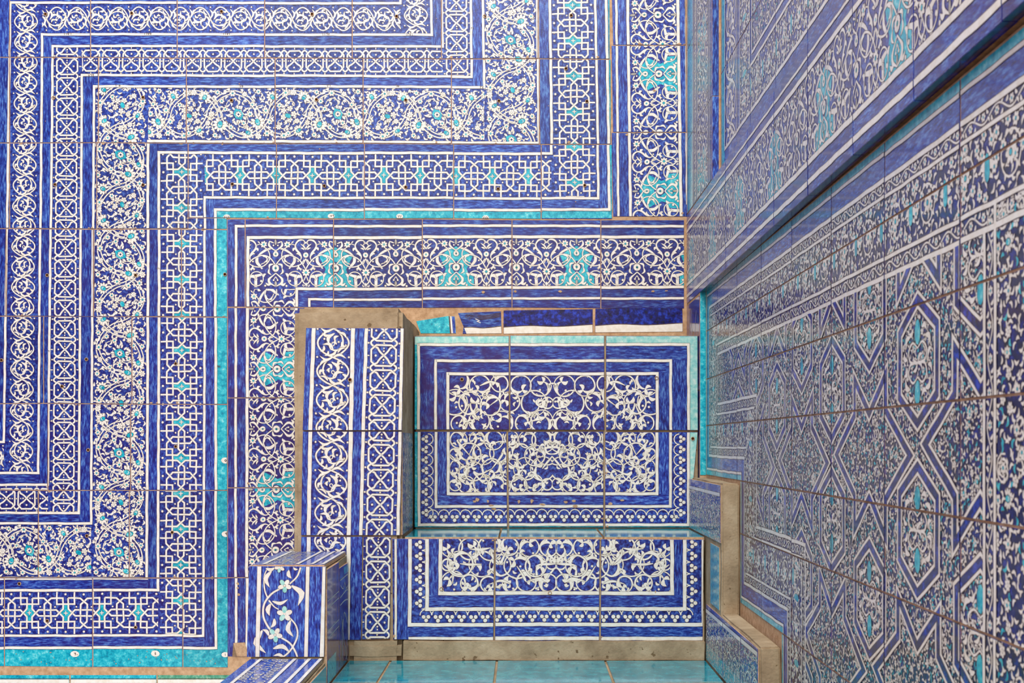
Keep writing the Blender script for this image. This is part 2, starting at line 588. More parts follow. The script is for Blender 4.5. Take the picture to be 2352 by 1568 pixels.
def U_chain():
    """period 46.5, crossing at s=0"""
    P = Paint()
    per = 46.5
    for sg in (1, -1):
        hp = [(0, 0), (5, 5.5), (10, 9.5), (14, 12), (16.5, 18), (19.5, 22.5), (23.25, 24.5)]
        q = hp + [(per - x, y) for x, y in hp[-2::-1]]
        P.rib(bez([(x, sg * y) for x, y in q], 36), 3.9, 'W', 3 if sg > 0 else 4.2, .8)
    for (a, b) in ((0, 1), (per, -1)):
        pts = [(a + b * 18.5, -14), (a + b * 11, -23.5), (a, -23.5)]
        pts = [(a + b * 19.3, -14.5)] + pts[1:]
        P.rib(pts, 3.9, 'W', 5, .8)
        P.rib([(x, -y) for x, y in pts], 3.9, 'W', 5, .8)
        P.rib([(a + b * 19.3, -15), (a + b * 19.3, 15)], 3.9, 'W', 5.4, .8)
    for x in (8, per - 8):
        P.disc((x, 0), 1.8)
    for x in (13.5, per - 13.5, per / 2):
        P.disc((x, 0), 1.5)
    for y in (-15, 15):
        P.disc((0, y), 2.1)
    for x, y in ((0, -27), (0, 27)):
        P.rib([(x, y), (x, y * 1.2)], 2.4, 'W', 3, .5)
    for y in (-29, 29):
        P.disc((per / 2, y), 1.8)
    return P.bake()

def spiral(P, c, r, a0, turn, w=1.6, lay=3):
    P.rib(arc(c, r, a0, a0 + turn, 8, r * .3), [w, w * .9], 'W', lay, .6)

def U_scroll():
    """period 94, two interlacing stems with split leaves"""
    P = Paint()
    per = 94.0
    for sg, ph in ((1, 0), (-1, 0)):
        s = np.linspace(0, per, 25)
        t = sg * 26 * np.sign(np.sin(s / per * 2 * PI)) * np.abs(np.sin(s / per * 2 * PI)) ** .75
        P.rib(np.stack([s, t], 1), 3.0, 'W', 3 if sg > 0 else 4.2, .8)
    for k, cx in enumerate((23.5, 70.5)):
        f = 1 if k == 0 else -1
        P.rib(bez([(cx - 22, 4 * f), (cx - 12, 14 * f), (cx + 2, 16 * f), (cx + 12, 8 * f), (cx + 10, -4 * f), (cx, -8 * f)], 14), [1.6, 3, 3.6, 3, 1.6], 'W', 3.2, .8)
        leaf(P, (cx + 12, 6 * f), (cx + 20, -8 * f), 5, .2 * f, 4)
        leaf(P, (cx + 10, 0), (cx + 2, -18 * f), 5.5, -.25 * f, 4)
        leaf(P, (cx, -8 * f), (cx - 12, -2 * f), 6.5, .3 * f, 4)
        leaf(P, (cx - 4, 2 * f), (cx - 12, 9 * f), 5.0, .3 * f, 4)
        leaf(P, (cx - 18, 8 * f), (cx - 8, 22 * f), 5.0, .2 * f, 4)
        leaf(P, (cx - 16, 2 * f), (cx - 14, -14 * f), 4.8, .2 * f, 4)
        leaf(P, (cx + 16, 8 * f), (cx + 8, 21 * f), 4.4, .2 * f, 4)
        spiral(P, (cx + 1, -1 * f), 4, 0, 300 * f)
        spiral(P, (cx - 14, -17 * f), 3.4, 90, 280 * f)
        for dx, dy in ((4, 21), (-7, -15), (15, -16), (-2, 9)):
            P.disc((cx + dx, dy * f), 1.7)
        leaf(P, (cx - 2, 14 * f), (cx + 6, 22 * f), 5, -.3, 4)
        leaf(P, (cx + 4, -16 * f), (cx + 14, -21 * f), 5, .3, 4)
        leaf(P, (cx - 10, -10 * f), (cx - 20, -14 * f), 4.6, .3, 4)
        leaf(P, (cx + 13, -8 * f), (cx + 21, -14 * f), 4.6, .3, 4)
        leaf(P, (cx + 2, 6 * f), (cx - 6, 4 * f), 4.6, .3, 4)
        for dx in (-23.5, ):
            leaf(P, (cx + dx, 0), (cx + dx + 2, 22), 5.0, .25, 4)
            leaf(P, (cx + dx, 0), (cx + dx - 2, -22), 5.0, .25, 4)
            P.disc((cx + dx, 26.5), 1.7)
            P.disc((cx + dx, -26.5), 1.7)
    return P.bake()

def U_floral(seed=3):
    """period 228, two pairs of rolling stems with blossoms"""
    R = random.Random(seed)
    P = Paint()
    per = 228.0
    for sg in (1, -1):
        for off in (-3.6, 3.6):
            s = np.linspace(0, per, 65)
            t = sg * (50 + off) * np.sign(np.cos(s / per * 2 * PI)) * np.abs(np.cos(s / per * 2 * PI)) ** .7 if False else None
            ph = s / per * 2 * PI + (0.35 if sg > 0 else -0.35)
            cc_ = np.cos(ph)
            t = sg * 50 * np.sign(cc_) * np.abs(cc_) ** .62
            dt = np.gradient(t, s); nn_ = np.hypot(dt, 1)
            s = s - off * dt / nn_; t = t + off / nn_
            P.rib(np.stack([s, t], 1), 2.9, 'W', 3 if sg > 0 else 4.2, .8)
    # thin curling tendrils
    for cx, cy, r, a0, tr in ((60, 8, 26, 200, 300), (168, -8, 26, 20, 300), (8, -18, 20, 90, 260), (120, 18, 20, 270, 260), (214, 20, 18, 0, 250), (104, -22, 18, 180, 250)):
        P.rib(arc((cx, cy), r, a0, a0 + tr, 18, r * .35), [1.6, 2.2, 1.4], 'W', 3, .7)
    # eye blossoms
    for cx, cy, an in ((114, 0, 60), (0, 0, -50), (228, 0, -50)):
        if cx == 114:
            for k in range(11):
                a = 2 * PI * k / 11
                P.ell((cx + 17 * math.cos(a), cy + 17 * math.sin(a)), 5.2, 3.0, a, 'K', 5, 7)
                P.ell((cx + 17 * math.cos(a), cy + 17 * math.sin(a)), 4.5, 2.3, a, 'W', 6, 7)
            P.poly([(cx + 15 * math.cos(math.radians(an)), cy + 15 * math.sin(math.radians(an))), (cx + 11 * math.cos(math.radians(an + 60)), cy + 11 * math.sin(math.radians(an + 60))),
                    (cx + 11 * math.cos(math.radians(an + 120)), cy + 11 * math.sin(math.radians(an + 120))), (cx + 15 * math.cos(math.radians(an + 180)), cy + 15 * math.sin(math.radians(an + 180))),
                    (cx + 11 * math.cos(math.radians(an + 240)), cy + 11 * math.sin(math.radians(an + 240))), (cx + 11 * math.cos(math.radians(an + 300)), cy + 11 * math.sin(math.radians(an + 300)))], 'T', 7)
            flower(P, (cx, cy), 6.5, 8, 'D', 9)
        else:
            for k in range(5):
                a = 2 * PI * k / 5
                q = (cx + 13 * math.cos(a), cy + 13 * math.sin(a))
                flower(P, q, 6.5, 5, 'W', 5, a)
            P.ell((cx, cy + 4), 8, 6, .4, 'K', 7)
            P.ell((cx, cy + 4), 7, 5, .4, 'T', 8)
    lotus(P, (72, 24), 16, 110, 5)
    lotus(P, (158, 18), 16, 70, 5)
    lotus(P, (36, -38), 13, -60, 5)
    lotus(P, (192, -40), 13, -120, 5)
    lotus(P, (136, 42), 13, 30, 5)
    lotus(P, (24, 38), 12, 150, 5)
    fl = [(52, 0), (84, -12), (96, 30), (100, -48), (128, -46), (146, -22), (176, -8), (208, -20), (206, 30), (180, 44), (60, 48), (98, 50),
          (12, -50), (66, -50), (160, -52), (218, 50), (44, 20), (126, 20), (140, 0), (186, 18), (20, 16), (222, -48), (75, -30), (0, 44), (160, 50)]
    for i, (x, y) in enumerate(fl):
        flower(P, (x, y), 6.2 if i % 3 else 7.2, 6 if i % 2 else 7, 'T' if i % 4 else 'W', 5, i * .7)
    used = fl + [(114, 0), (0, 0), (72, 24), (158, 18), (36, -38), (192, -40), (136, 42), (24, 38), (228, 0)]
    n = 0
    for _ in range(2500):
        x, y = R.uniform(0, per), R.uniform(-57, 57)
        if all((x - a) ** 2 + (y - b) ** 2 > 50 for a, b in used):
            used.append((x, y))
            a = R.uniform(0, 2 * PI)
            L = R.uniform(8, 13)
            if R.random() < .3:
                for da in (-.6, .0, .6):
                    leaf(P, (x, y), (x + L * .7 * math.cos(a + da), y + L * .7 * math.sin(a + da)), 3.0, .1, 1.9)
            elif R.random() < .12:
                P.disc((x, y), 1.7)
            else:
                leaf(P, (x - L / 2 * math.cos(a), y - L / 2 * math.sin(a)), (x + L / 2 * math.cos(a), y + L / 2 * math.sin(a)), 4.3, R.choice((-.3, .3)), 1.9)
            n += 1
            if n > 190:
                break
    return P.bake()

def U_cart(turq):
    """mirror-symmetric cartouche half, s from 0 (cartouche axis) to 69.3 (mid blossom axis), t -53..53"""
    P = Paint()
    if turq:
        P.poly([(0, -37), (8, -32), (21, -26), (38, -14), (33, -4), (0, -4)], 'T', 1)
        P.poly([(0, -4), (33, -4), (30, 4), (24, 14), (28, 26), (0, 30)], 'T', 1)
        P.poly([(0, 26), (28, 26), (40, 31), (41, 54), (0, 54)], 'T', 1)
    P.poly([(0, -4), (8, 3), (12, 11), (6, 20), (0, 28)], 'B', 1.2)
    W = lambda pts, w, lay=4, out=.8, n=12: P.rib(bez(pts, n), w, 'W', lay, out)
    # cloud collar in thick white
    W([(6, -34), (20, -30), (33, -23), (43, -15)], [3, 6, 5, 2], 2.5)
    W([(43, -15), (43, -3), (36, 6), (31, 13)], [7, 8, 6, 3], 2.5)
    P.rib(path([(30, 25), (46, 29), (46, 54)], 8), [5, 8, 7.5], 'W', 2.5, .8)
    # top heart
    W([(0, -28), (8, -33), (15, -40), (14, -49)], [2, 3.5, 5.5, 2], 5)
    W([(14, -49), (9, -47), (4, -45)], [1.5, 3, 1.5], 5)
    W([(0, -28), (-3, -25)], [2, 2], 5)
    P.ell((0, -47), 3, 7, 0, 'K', 5.2); P.ell((0, -47), 2.3, 6.2, 0, 'W', 6.6)
    P.disc((5, -40), 1.8, 'W', 5)
    flower(P, (0, -20), 6, 5, 'T', 6)
    flower(P, (0, 11), 8, 7, 'T', 6)
    # arms
    W([(0, 5), (8, -6), (18, -15), (33, -18), (50, -11), (60, -1), (66, 8), (69.3, 15)], 2.8, 5, .8, 21)
    W([(27, -36), (19, -31), (14, -22), (14, -10), (19, -1), (30, 7), (44, 8), (58, 3), (66, -8)], 2.6, 4.2, .8, 24)
    W([(16, -14), (22, -4), (34, 2)], [1.5, 2, 2], 4, .7)
    leaf(P, (30, -16), (20, -9), 6, .3, 5)
    leaf(P, (20, -10), (27, -3), 5, .3, 5)
    leaf(P, (5, 2), (15, 14), 5, -.35, 4.6)
    leaf(P, (15, 12), (10, 26), 5, -.3, 4.6)
    leaf(P, (52, 4), (62, 14), 5, .3, 4.6)
    leaf(P, (48, 12), (58, 18), 5, -.3, 4.6)
    # bottom heart
    W([(0, 22), (8, 29), (15, 36), (14, 44), (6, 49), (0, 52)], [2.4, 3, 6, 6, 3, 2], 5)
    leaf(P, (10, 47), (23, 44), 6, .25, 5)
    P.ell((0, 46), 3.2, 6.5, 0, 'K', 5.2); P.ell((0, 46), 2.5, 5.7, 0, 'W', 6.6)
    P.disc((4.5, 38), 2.0, 'W', 5)
    W([(0, 30), (4, 36)], 1.8, 4.5)
    P.disc((24, 51), 2.4, 'W', 4)
    P.disc((33, 40), 2.6, 'W', 4)
    # ring
    P.rib(arc((44, 35), 16, 0, 360, 22), 2.3, 'W', 5.4, .8)
    leaf(P, (27, 31), (22, 24), 6, .3, 5)
    leaf(P, (60, 32), (47, 36), 8, .3, 5.6)
    spiral(P, (46, 37), 4, 180, 300, 1.5, 6)
    W([(58, 30), (62, 42), (69.3, 50)], [3, 3.5, 2], 5)
    # middle blossom with big loop
    flower(P, (69.3, 21), 9, 8, 'T', 6)
    flower(P, (69.3, -18), 6, 5, 'T', 6)
    W([(69.3, -33), (75, -40), (69.3, -47)], 2.0, 4)
    W([(69.3, -44), (63, -51), (52, -50), (45, -41), (47, -31), (55, -22), (59, -13), (57, -6)], [2, 2.6, 4.5, 3.2, 5, 5, 3, 1.5], 5, .8, 22)
    leaf(P, (69.3, -30), (56, -43), 4, .1, 5)
    leaf(P, (66, -30), (57, -34), 4, .1, 5)
    leaf(P, (46, -33), (40, -27), 6, .3, 5)
    leaf(P, (57, -16), (47, -21), 6, .3, 5)
    W([(69.3, -10), (64, 2)], 2.4, 4)
    P.disc((66, -47), 1.8); P.disc((50, 14), 2.0); P.disc((52, -4), 1.9); P.disc((25, 4), 1.9)
    W([(69.3, 28), (64, 40)], [2.4, 2.4], 4)
    leaf(P, (69.3, 44), (69.3, 54), 4, 0, 5)
    spiral(P, (63, 50), 3, 0, 280, 2)
    # top small blossom
    flower(P, (27, -42), 7.5, 7, 'T', 6)
    W([(33, -44), (40, -42), (45, -40)], [2, 1.6], 4)
    leaf(P, (36, -45), (41, -50), 3, 0, 4)
    return P.bake()

def U_cartfull():
    """period 277, turquoise cartouche at s=0, plain one at 138.5"""
    P = Paint()
    T, N_ = U_cart(True), U_cart(False)
    mir = [[-1, 0], [0, 1]]
    P.put(T); P.put(T, mir)
    P.put(N_, None, (138.5, 0)); P.put(N_, mir, (138.5, 0))
    return P.bake()

def U_dense(seed=5, n=150, size=205.0, turq=.25, sc=1.0):
    """dense field of leaves, tendrils and little blossoms covering size x size"""
    R = random.Random(seed)
    P = Paint()
    used = []
    for _ in range(9):
        c = (R.uniform(10, size - 10), R.uniform(10, size - 10))
        r = R.uniform(14, 26) * sc
        P.rib(arc(c, r, R.uniform(0, 360), R.uniform(500, 700), 18, r * .4), [1.8, 2.8, 1.6], 'W', 3, .9)
    for k in range(int(22 / sc / sc)):
        for _t in range(30):
            x, y = R.uniform(5, size - 5), R.uniform(5, size - 5)
            if all((x - a) ** 2 + (y - b) ** 2 > (24 * sc) ** 2 for a, b in used):
                used.append((x, y))
                if k % 4 == 0:
                    lotus(P, (x, y), 13 * sc, R.uniform(0, 360), 5)
                else:
                    flower(P, (x, y), 8 * sc, R.choice((5, 6, 7)), 'T' if R.random() < .7 else 'W', 5, R.uniform(0, 3))
                break
    m = 0
    ua = np.zeros((len(used) + n + 5, 2)); ua[:len(used)] = used
    for _ in range(9000):
        x, y = R.uniform(0, size), R.uniform(0, size)
        nu = len(used)
        if ((ua[:nu, 0] - x) ** 2 + (ua[:nu, 1] - y) ** 2).min() > (9.2 * sc) ** 2:
            ua[nu] = (x, y)
            used.append((x, y))
            a = R.uniform(0, 2 * PI)
            L = R.uniform(9, 15) * sc
            leaf(P, (x - L / 2 * math.cos(a), y - L / 2 * math.sin(a)), (x + L / 2 * math.cos(a), y + L / 2 * math.sin(a)), 5.2 * sc,
                 R.choice((-.3, .3)), 4, 'T' if R.random() < turq else 'W', .9)
            m += 1
            if m >= n:
                break
    return P.bake()

def U_vine(per=60.0, h=9.0):
    """narrow band of a running vine"""
    P = Paint()
    s = np.linspace(0, per, 21)
    P.rib(np.stack([s, h * .62 * np.sin(s / per * 2 * PI)], 1), 2.2, 'W', 3, .9)
    for k, cx in enumerate((per * .25, per * .75)):
        f = -1 if k == 0 else 1
        flower(P, (cx, f * h * .15), h * .52, 6, 'T', 5)
        leaf(P, (cx - 12, f * h * .3), (cx - 7, f * h * .85), 4.2, .2, 4)
        leaf(P, (cx + 12, f * h * .2), (cx + 8, f * h * .9), 4.2, -.2, 4)
        leaf(P, (cx - 9, -f * h * .2), (cx - 14, -f * h * .8), 3.8, .2, 4)
    return P.bake()

def U_wide(per=200.0, h=33.0, seed=9):
    """broad band: tall palmettes with turquoise hearts among blossoms"""
    R = random.Random(seed)
    P = Paint()
    for cx in (per * .25, per * .75):
        palm(P, (cx, -4), 22, 90, 5, 'W', 'T')
        palm(P, (cx, 4), 20, -90, 5, 'W', None)
        P.ell((cx, 0), 6, 13, 0, 'K', 6); P.ell((cx, 0), 5, 12, 0, 'T', 7)
    used = [(per * .25, y) for y in (-20, -8, 8, 20)] + [(per * .75, y) for y in (-20, -8, 8, 20)]
    for cx in (0, per * .5, per):
        P.rib(arc((cx, 0), 20, 0, 360, 20), 2.4, 'W', 3, .9)
        flower(P, (cx, 0), 10, 7, 'T', 6)
        used.append((cx, 0))
    m = 0
    for _ in range(3000):
        x, y = R.uniform(0, per), R.uniform(-h + 3, h - 3)
        if all((x - a) ** 2 + (y - b) ** 2 > 8.5 ** 2 for a, b in used):
            used.append((x, y))
            a = R.uniform(0, 2 * PI)
            if m % 4 == 0:
                flower(P, (x, y), 6, 6, 'T', 5, a)
            else:
                L = R.uniform(7, 11)
                leaf(P, (x - L / 2 * math.cos(a), y - L / 2 * math.sin(a)), (x + L / 2 * math.cos(a), y + L / 2 * math.sin(a)), 4, R.choice((-.3, .3)), 4, 'W', .9)
            m += 1
            if m > 110:
                break
    return P.bake()

def U_arab(seed, w, h, r0=27.0, wd=4.2):
    """bold arabesque of interlocking rings and split leaves, covering w x h"""
    R = random.Random(seed)
    P = Paint()
    px, py = r0 * 1.62, r0 * 1.36
    nx, ny = max(2, round(w / px)), max(2, round(h / py))
    dx, dy = w / nx, h / ny
    k = 0
    ctr = []
    for j in range(ny):
        for i in range(nx + (j % 2)):
            ctr.append((dx * (i + (0.5 if j % 2 == 0 else 0.0)) + R.uniform(-5, 5), dy * (j + .5) + R.uniform(-4, 4)))
    for c in ctr:
        cx = min(max(c[0], 12), w - 12)
        r = r0 * R.uniform(.82, 1.08)
        r = max(11, min(r, cx + 1, w - cx + 1, c[1] + 1, h - c[1] + 1)) if R.random() < .75 else r
        f = R.choice((1, -1))
        a0 = R.uniform(0, 360)
        ly = 3 + (k % 4) * 1.2
        P.rib(arc((cx, c[1]), r, a0, a0 + f * 290, 24), [wd * .55, wd * .8, wd], 'W', ly, .9)
        P.rib(arc((cx, c[1]), r, a0 + f * 290, a0 + f * 352, 7), [wd * .5, wd * .6], 'W', ly, .9)
        e = arc((cx, c[1]), r, a0 + f * 290, a0 + f * 400, 10, r * .45)
        P.rib(e, [wd, wd * 1.9, wd * 1.5, 1.2], 'W', ly, .9)
        q = e[-1]
        an = math.radians(a0 + f * 40 + 90 * f)
        for da, L, ww in ((-.5, .62, 2.3), (.55, .5, 2.0)):
            leaf(P, q, (q[0] + r * L * math.cos(an + da), q[1] + r * L * math.sin(an + da)), wd * ww, .28 if da > 0 else -.28, ly + .6)
        b = (cx + r * math.cos(math.radians(a0)), c[1] + r * math.sin(math.radians(a0)))
        t = math.radians(a0) - f * PI / 2
        for da in (-.55, .55):
            leaf(P, b, (b[0] + 13 * math.cos(t + da), b[1] + 13 * math.sin(t + da)), wd * 1.7, .3 if da > 0 else -.3, ly + .6)
        k += 1
    for m in range(int(nx * ny * 2.6)):
        a, b = R.choice(ctr), R.choice(ctr)
        if 10 < math.hypot(a[0] - b[0], a[1] - b[1]) < r0 * 2.3:
            mx, my = (a[0] + b[0]) / 2 + R.uniform(-14, 14), (a[1] + b[1]) / 2 + R.uniform(-14, 14)
            P.rib(bez([a, (mx, my), b], 10), [1.4, wd * 1.5, wd * 1.1, 1.4], 'W', 3 + (m % 5), .9)
    for m in range(int(nx * ny * 3.0)):
        b = (R.uniform(4, w - 4), R.uniform(4, h - 4))
        if m % 3 == 0:
            P.disc(b, 2.6, 'W', 2.5)
        else:
            a = R.uniform(0, 2 * PI)
            leaf(P, b, (b[0] + 11 * math.cos(a), b[1] + 11 * math.sin(a)), wd * 1.3, .3, 2.2)
    return P.clip(cell(0, w, 0, h))

def U_trefoil(n, per):
    P = Paint()
    for i in range(n):
        cx = per * (i + .5)
        P.rib(arc((cx, 2), per * .5, 180, 360, 9), 2.4, 'W', 3, .8)
        for dx, dy in ((-5, 3.5), (5, 3.5), (0, 11)):
            P.disc((cx + dx * per / 25, dy * per / 25 + 2), 4.1 * per / 25, 'W', 5, .9, 9)
    return P.bake()

UN = dict(knot=U_knot(), chain=U_chain(), scroll=U_scroll(), floral=U_floral(), floral2=U_floral(11), cart=U_cartfull(), vine=U_vine(),
          wide=U_wide(), dense=U_dense(5, 420, 205.0, .2, .7), dense2=U_dense(6, 420, 205.0, .25, .7), dense3=U_dense(8, 520, 205.0, .18, .66))
PER = dict(knot=82.0, chain=46.5, scroll=94.0, floral=228.0, floral2=228.0, cart=277.0, vine=60.0, wide=200.0)

def band(P, unit, p0, p1, phase=0.0, tscale=1.0, per=None, clip=None, flip=1, lift=0):
    """repeat a unit along p0 -> p1 (centre line); t axis is to the left of travel times flip"""
    p0, p1 = np.asarray(p0, float), np.asarray(p1, float)
    L = np.hypot(*(p1 - p0))
    e = (p1 - p0) / L
    nrm = np.array([-e[1], e[0]]) * flip * tscale
    up = PER[unit]
    sp = (per or up) / up
    Q = Paint()
    k0 = math.floor(-phase / (up * sp)) - 1
    k1 = math.ceil((L - phase) / (up * sp)) + 1
    for k in range(k0, k1 + 1):
        s0 = phase + k * up * sp
        Q.put(UN[unit], np.stack([e * sp, nrm], 1), p0 + e * s0, lift)
    hw = 80 * tscale + 40
    n2 = np.array([-e[1], e[0]])
    Q.clip([p0 + n2 * hw, p1 + n2 * hw, p1 - n2 * hw, p0 - n2 * hw] if clip is None else clip)
    P.t += Q.t; P.c += Q.c; P.l += Q.l

def lines(P, pts, w=5.0, col_='W', lay=8, out=0.9, step=14):
    P.rib(path(pts, step), w, col_, lay, out)

def stripe(P, a, b, w, mat_, lay=6, out=0.0):
    P.rib(sub(a, b, 20), w, mat_, lay, out)

def chips(P, pts, seed, col_='X', r=(2, 5), lay=14):
    R = random.Random(seed)
    for (x, y) in pts:
        n = 9
        rx = R.uniform(*r)
        ry = R.uniform(*r) * .7
        ps = [(x + rx * R.uniform(.6, 1.2) * math.cos(2 * PI * k / n), y + ry * R.uniform(.6, 1.2) * math.sin(2 * PI * k / n)) for k in range(n)]
        P.fan((x, y), ps, col_, lay)
# ================================================================ BACK WALL
wall_back = boxes('wall_back', [(-1500, 560, F + 0.9, F + 160, -1171, 1500)], 'O', origin=(-0.6, F * K, 0), bev=0)
wall_back['kind'] = 'structure'
wall_back['label'] = 'long wall covered in blue and white zigzag tile bands, facing the camera'
PF = frontal(F)
A = Paint()
#        x1 top, x1 bot, y left, y right, x2 corner, x2 top, y bottom
LT = [(24, 9, 6, 8, 920, 919, 1014), (97, 88, 79, 80, 992, 989, 1085), (121, 111, 106, 107, 1017, 1014, 1112),
      (188, 182, 172, 176, 1083, 1082, 1178), (216, 210, 198, 200, 1112, 1109, 1202), (341, 337, 324, 328, 1237, 1234, 1328),
      (366, 363, 350, 353, 1267, 1262, 1355), (471, 467, 453, 456, 1375, 1366, 1459), (495, 496, 481, 482, 1400, 1391, 1487)]
E = -40
for i, (a, b, c, d, e, f, g) in enumerate(LT):
    lines(A, [(E, g), (b, g), (a, c), (e, d), (f, E)], 5.2 if i not in (5, 6, 8) else 5.8, 'W', 9, 0.8)
def zz(i, j):
    """three convex pieces between lines i and j: left upright, top run, right upright, bottom run"""
    p, q = LT[i], LT[j]
    up = [(p[0], p[2]), (q[0], p[2]), (q[1], q[6]), (p[1], q[6])]
    top = [(q[0], p[2]), (p[4], p[3]), (p[4], q[3]), (q[0], q[2])]
    rt = [(p[5], E), (q[5], E), (q[4], q[3]), (p[4], q[3])]
    bt = [(E, p[6]), (p[1], p[6]), (p[1], q[6]), (E, q[6])]
    return up, top, rt, bt
for i, j in ((1, 2), (3, 4), (5, 6), (7, 8)):
    up, top, rt, bt = zz(i, j)
    for pg, m in ((up, 'V'), (top, 'H'), (rt, 'V'), (bt, 'H')):
        A.poly(pg, m, 0.6)
A.poly([(E, E), (24, E), (24, 6), (9, 1014), (E, 1014)], 'V', 0.6)
A.poly([(24, E), (900, E), (900, 8), (24, 6)], 'H', 0.6)
def mid(i, j):
    p, q = LT[i], LT[j]
    return [(x + y) / 2 for x, y in zip(p, q)]
def zband(unit, i, j, ph, per, tsc=1.0):
    m = mid(i, j)
    up, top, rt, bt = zz(i, j)
    band(A, unit, (m[0], LT[i][2]), (m[1], LT[j][6]), ph[0], tsc, per[0], up, -1)
    band(A, unit, (LT[j][0], m[2]), (LT[i][4], m[3]), ph[1], tsc, per[1], top, 1)
    band(A, unit, (m[5], E), (m[4], LT[j][3]), ph[2], tsc, per[2], rt, -1)
    band(A, unit, (E, m[6]), (LT[i][1], m[6]), ph[3], tsc, per[3], bt, 1)
zband('scroll', 0, 1, (20, 10, 5, 0), (94, 94, 94, 94), 1.0)
zband('chain', 2, 3, (92.5, 20, 0, 8), (46.5, 46.8, 46.5, 46.5))
zband('floral', 4, 5, (44, 93 + 114 - 114, 18, -6), (228, 228, 228, 228))
zband('knot', 6, 7, (45, 81, 52, 108), (82, 82.6, 81.5, 83))
# turquoise edging of the zigzag
A.poly([(E, 1491), (498, 1491), (522, 1531), (E, 1531)], 'T', 1)
A.poly([(498, 484), (521, 501), (523, 1531), (498, 1491)], 'T', 1)
A.poly([(498, 484), (1402, 486), (1406, 501), (520, 501)], 'T', 1)
A.poly([(1396, E), (1402, E), (1408, 501), (1402, 501), (1402, 486)], 'T', 1)
A.poly([(1402, E), (1402.9, E), (1409, 490), (1407, 500)], 'K', 3)
# ---- border that turns the corner (lower run, left upright, right upright)
Bd = Paint()
Bd.poly([(520, 501), (1585, 500), (1585, 521), (520, 520)], 'H', 0.6)
Bd.poly([(520, 521), (541, 521), (541, 1540), (520, 1540)], 'V', 0.6)
Bd.poly([(541, 520), (1585, 520), (1585, 545), (541, 547)], 'H', 0.6)
Bd.poly([(541, 547), (569, 547), (569, 1540), (541, 1540)], 'V', 0.6)
lines(Bd, [(1585, 519), (542, 519), (542, 1530)], 5.5, 'W', 9)
lines(Bd, [(1585, 543), (569, 546), (567, 1530)], 6.5, 'W', 9)
lines(Bd, [(1585, 658), (681, 664), (681, 712)], 6, 'W', 9)
lines(Bd, [(1585, 684), (710, 688), (710, 712)], 5, 'W', 9)
Bd.poly([(681, 664), (1585, 659), (1585, 712), (681, 712)], 'H', 0.6)
band(Bd, 'cart', (572, 605), (1585, 601), 199, 1.02, 277, [(572, 548), (1585, 546), (1585, 658), (681, 664), (572, 664)], 1)
band(Bd, 'cart', (627, 540), (622, 1420), 307, 1.02, 277, [(572, 664), (681, 664), (681, 1500), (572, 1500)], -1)
R_ = Paint()
R_.poly([(1403, E), (1441, E), (1449, 500), (1409, 500)], 'V', 0.6)
R_.poly([(1557, E), (1577, E), (1580, 500), (1566, 500)], 'V', 0.6)
lines(R_, [(1415, E), (1421, 500)], 5.0, 'W', 9)
lines(R_, [(1441, E), (1449, 500)], 6.0, 'W', 9)
lines(R_, [(1556, E), (1565, 500)], 6.5, 'W', 9)
lines(R_, [(1575, E), (1578, 470)], 4.0, 'W', 9)
band(R_, 'cart', (1499, E), (1507, 500), 209, 1.0, 270, [(1443, E), (1555, E), (1564, 500), (1451, 500)], -1)
A.bake(); Bd.bake(); R_.bake()

# damage: chipped glaze and filled joints
RC = random.Random(21)
rows_y = [133, 329, 525, 727, 927, 1126, 1327]
cp = [(RC.uniform(0, 1400), RC.choice(rows_y[:3]) + RC.uniform(-2, 2)) for _ in range(34)]
cp += [(RC.uniform(0, 540), RC.choice(rows_y[3:]) + RC.uniform(-2, 2)) for _ in range(22)]
cp += [(x, y) for x, y in ((300, 327), (418, 329), (628, 327), (836, 330), (1037, 131), (1212, 132), (828, 134), (225, 320), (1243, 486), (615, 500))]
chips(A, cp, 3, 'X', (2, 5))
chips(A, [(RC.uniform(20, 500), RC.uniform(1495, 1528)) for _ in range(40)], 4, 'X', (0.8, 2.2))
chips(A, [(RC.uniform(0, 1400), RC.uniform(0, 480)) for _ in range(30)], 5, 'X', (0.8, 2.0))
Bd.poly([(536, 1476), (562, 1474), (570, 1500), (560, 1540), (530, 1540), (545, 1510)], 'X', 14)
chips(Bd, [(1110, 671), (1287, 670), (1500, 668), (1530, 667), (1184, 669), (546, 1340), (545, 1350), (548, 1365), (571, 1110)], 6, 'X', (2, 5))
chips(R_, [(1503, 208), (1574, 102), (1560, 101), (1470, 101), (1568, 490), (1441, 309), (1500, 303)], 7, 'X', (3, 7))

def glyph(P, x, y, kind, s=1.0, lay=13, blob=True, c='K'):
    """little painted tile numbers"""
    if blob:
        P.ell((x, y), 8 * s, 5.5 * s, 0, 'W', lay - 1, 10)
    G = {'7': [[(-2, -3), (0, 3), (2, -3)]], '1': [[(0, -3), (0.5, 3)]], '8': [[(-2, 3), (0, -3), (2, 3)]],
         '5': [[(0, -2.5), (2, 0), (0, 2.5), (-2, 0), (0, -2.5)]], '3': [[(2, -3), (0, -1.5), (-2, -3)], [(2, -3), (1, 3)]],
         '4': [[(-1, -3), (1, -1), (-1, 0), (1, 2), (-1, 3)]], '9': [[(1, 3), (1.5, -3), (-1, -2), (1, 0)]], '.': [[(-.6, 0), (.6, 0)]],
         '2': [[(2, -3), (0, -2), (-1, -3), (-1, 3)]], '6': [[(-2, -3), (2, -2), (2, 3)]]}
    n = len(kind)
    for i, k in enumerate(kind):
        ox = (i - (n - 1) / 2) * 4.6 * s
        for st in G[k]:
            P.rib([(x + ox + a * s * .8, y + b * s * .8) for a, b in st], 1.1 * s, c, lay, 0)
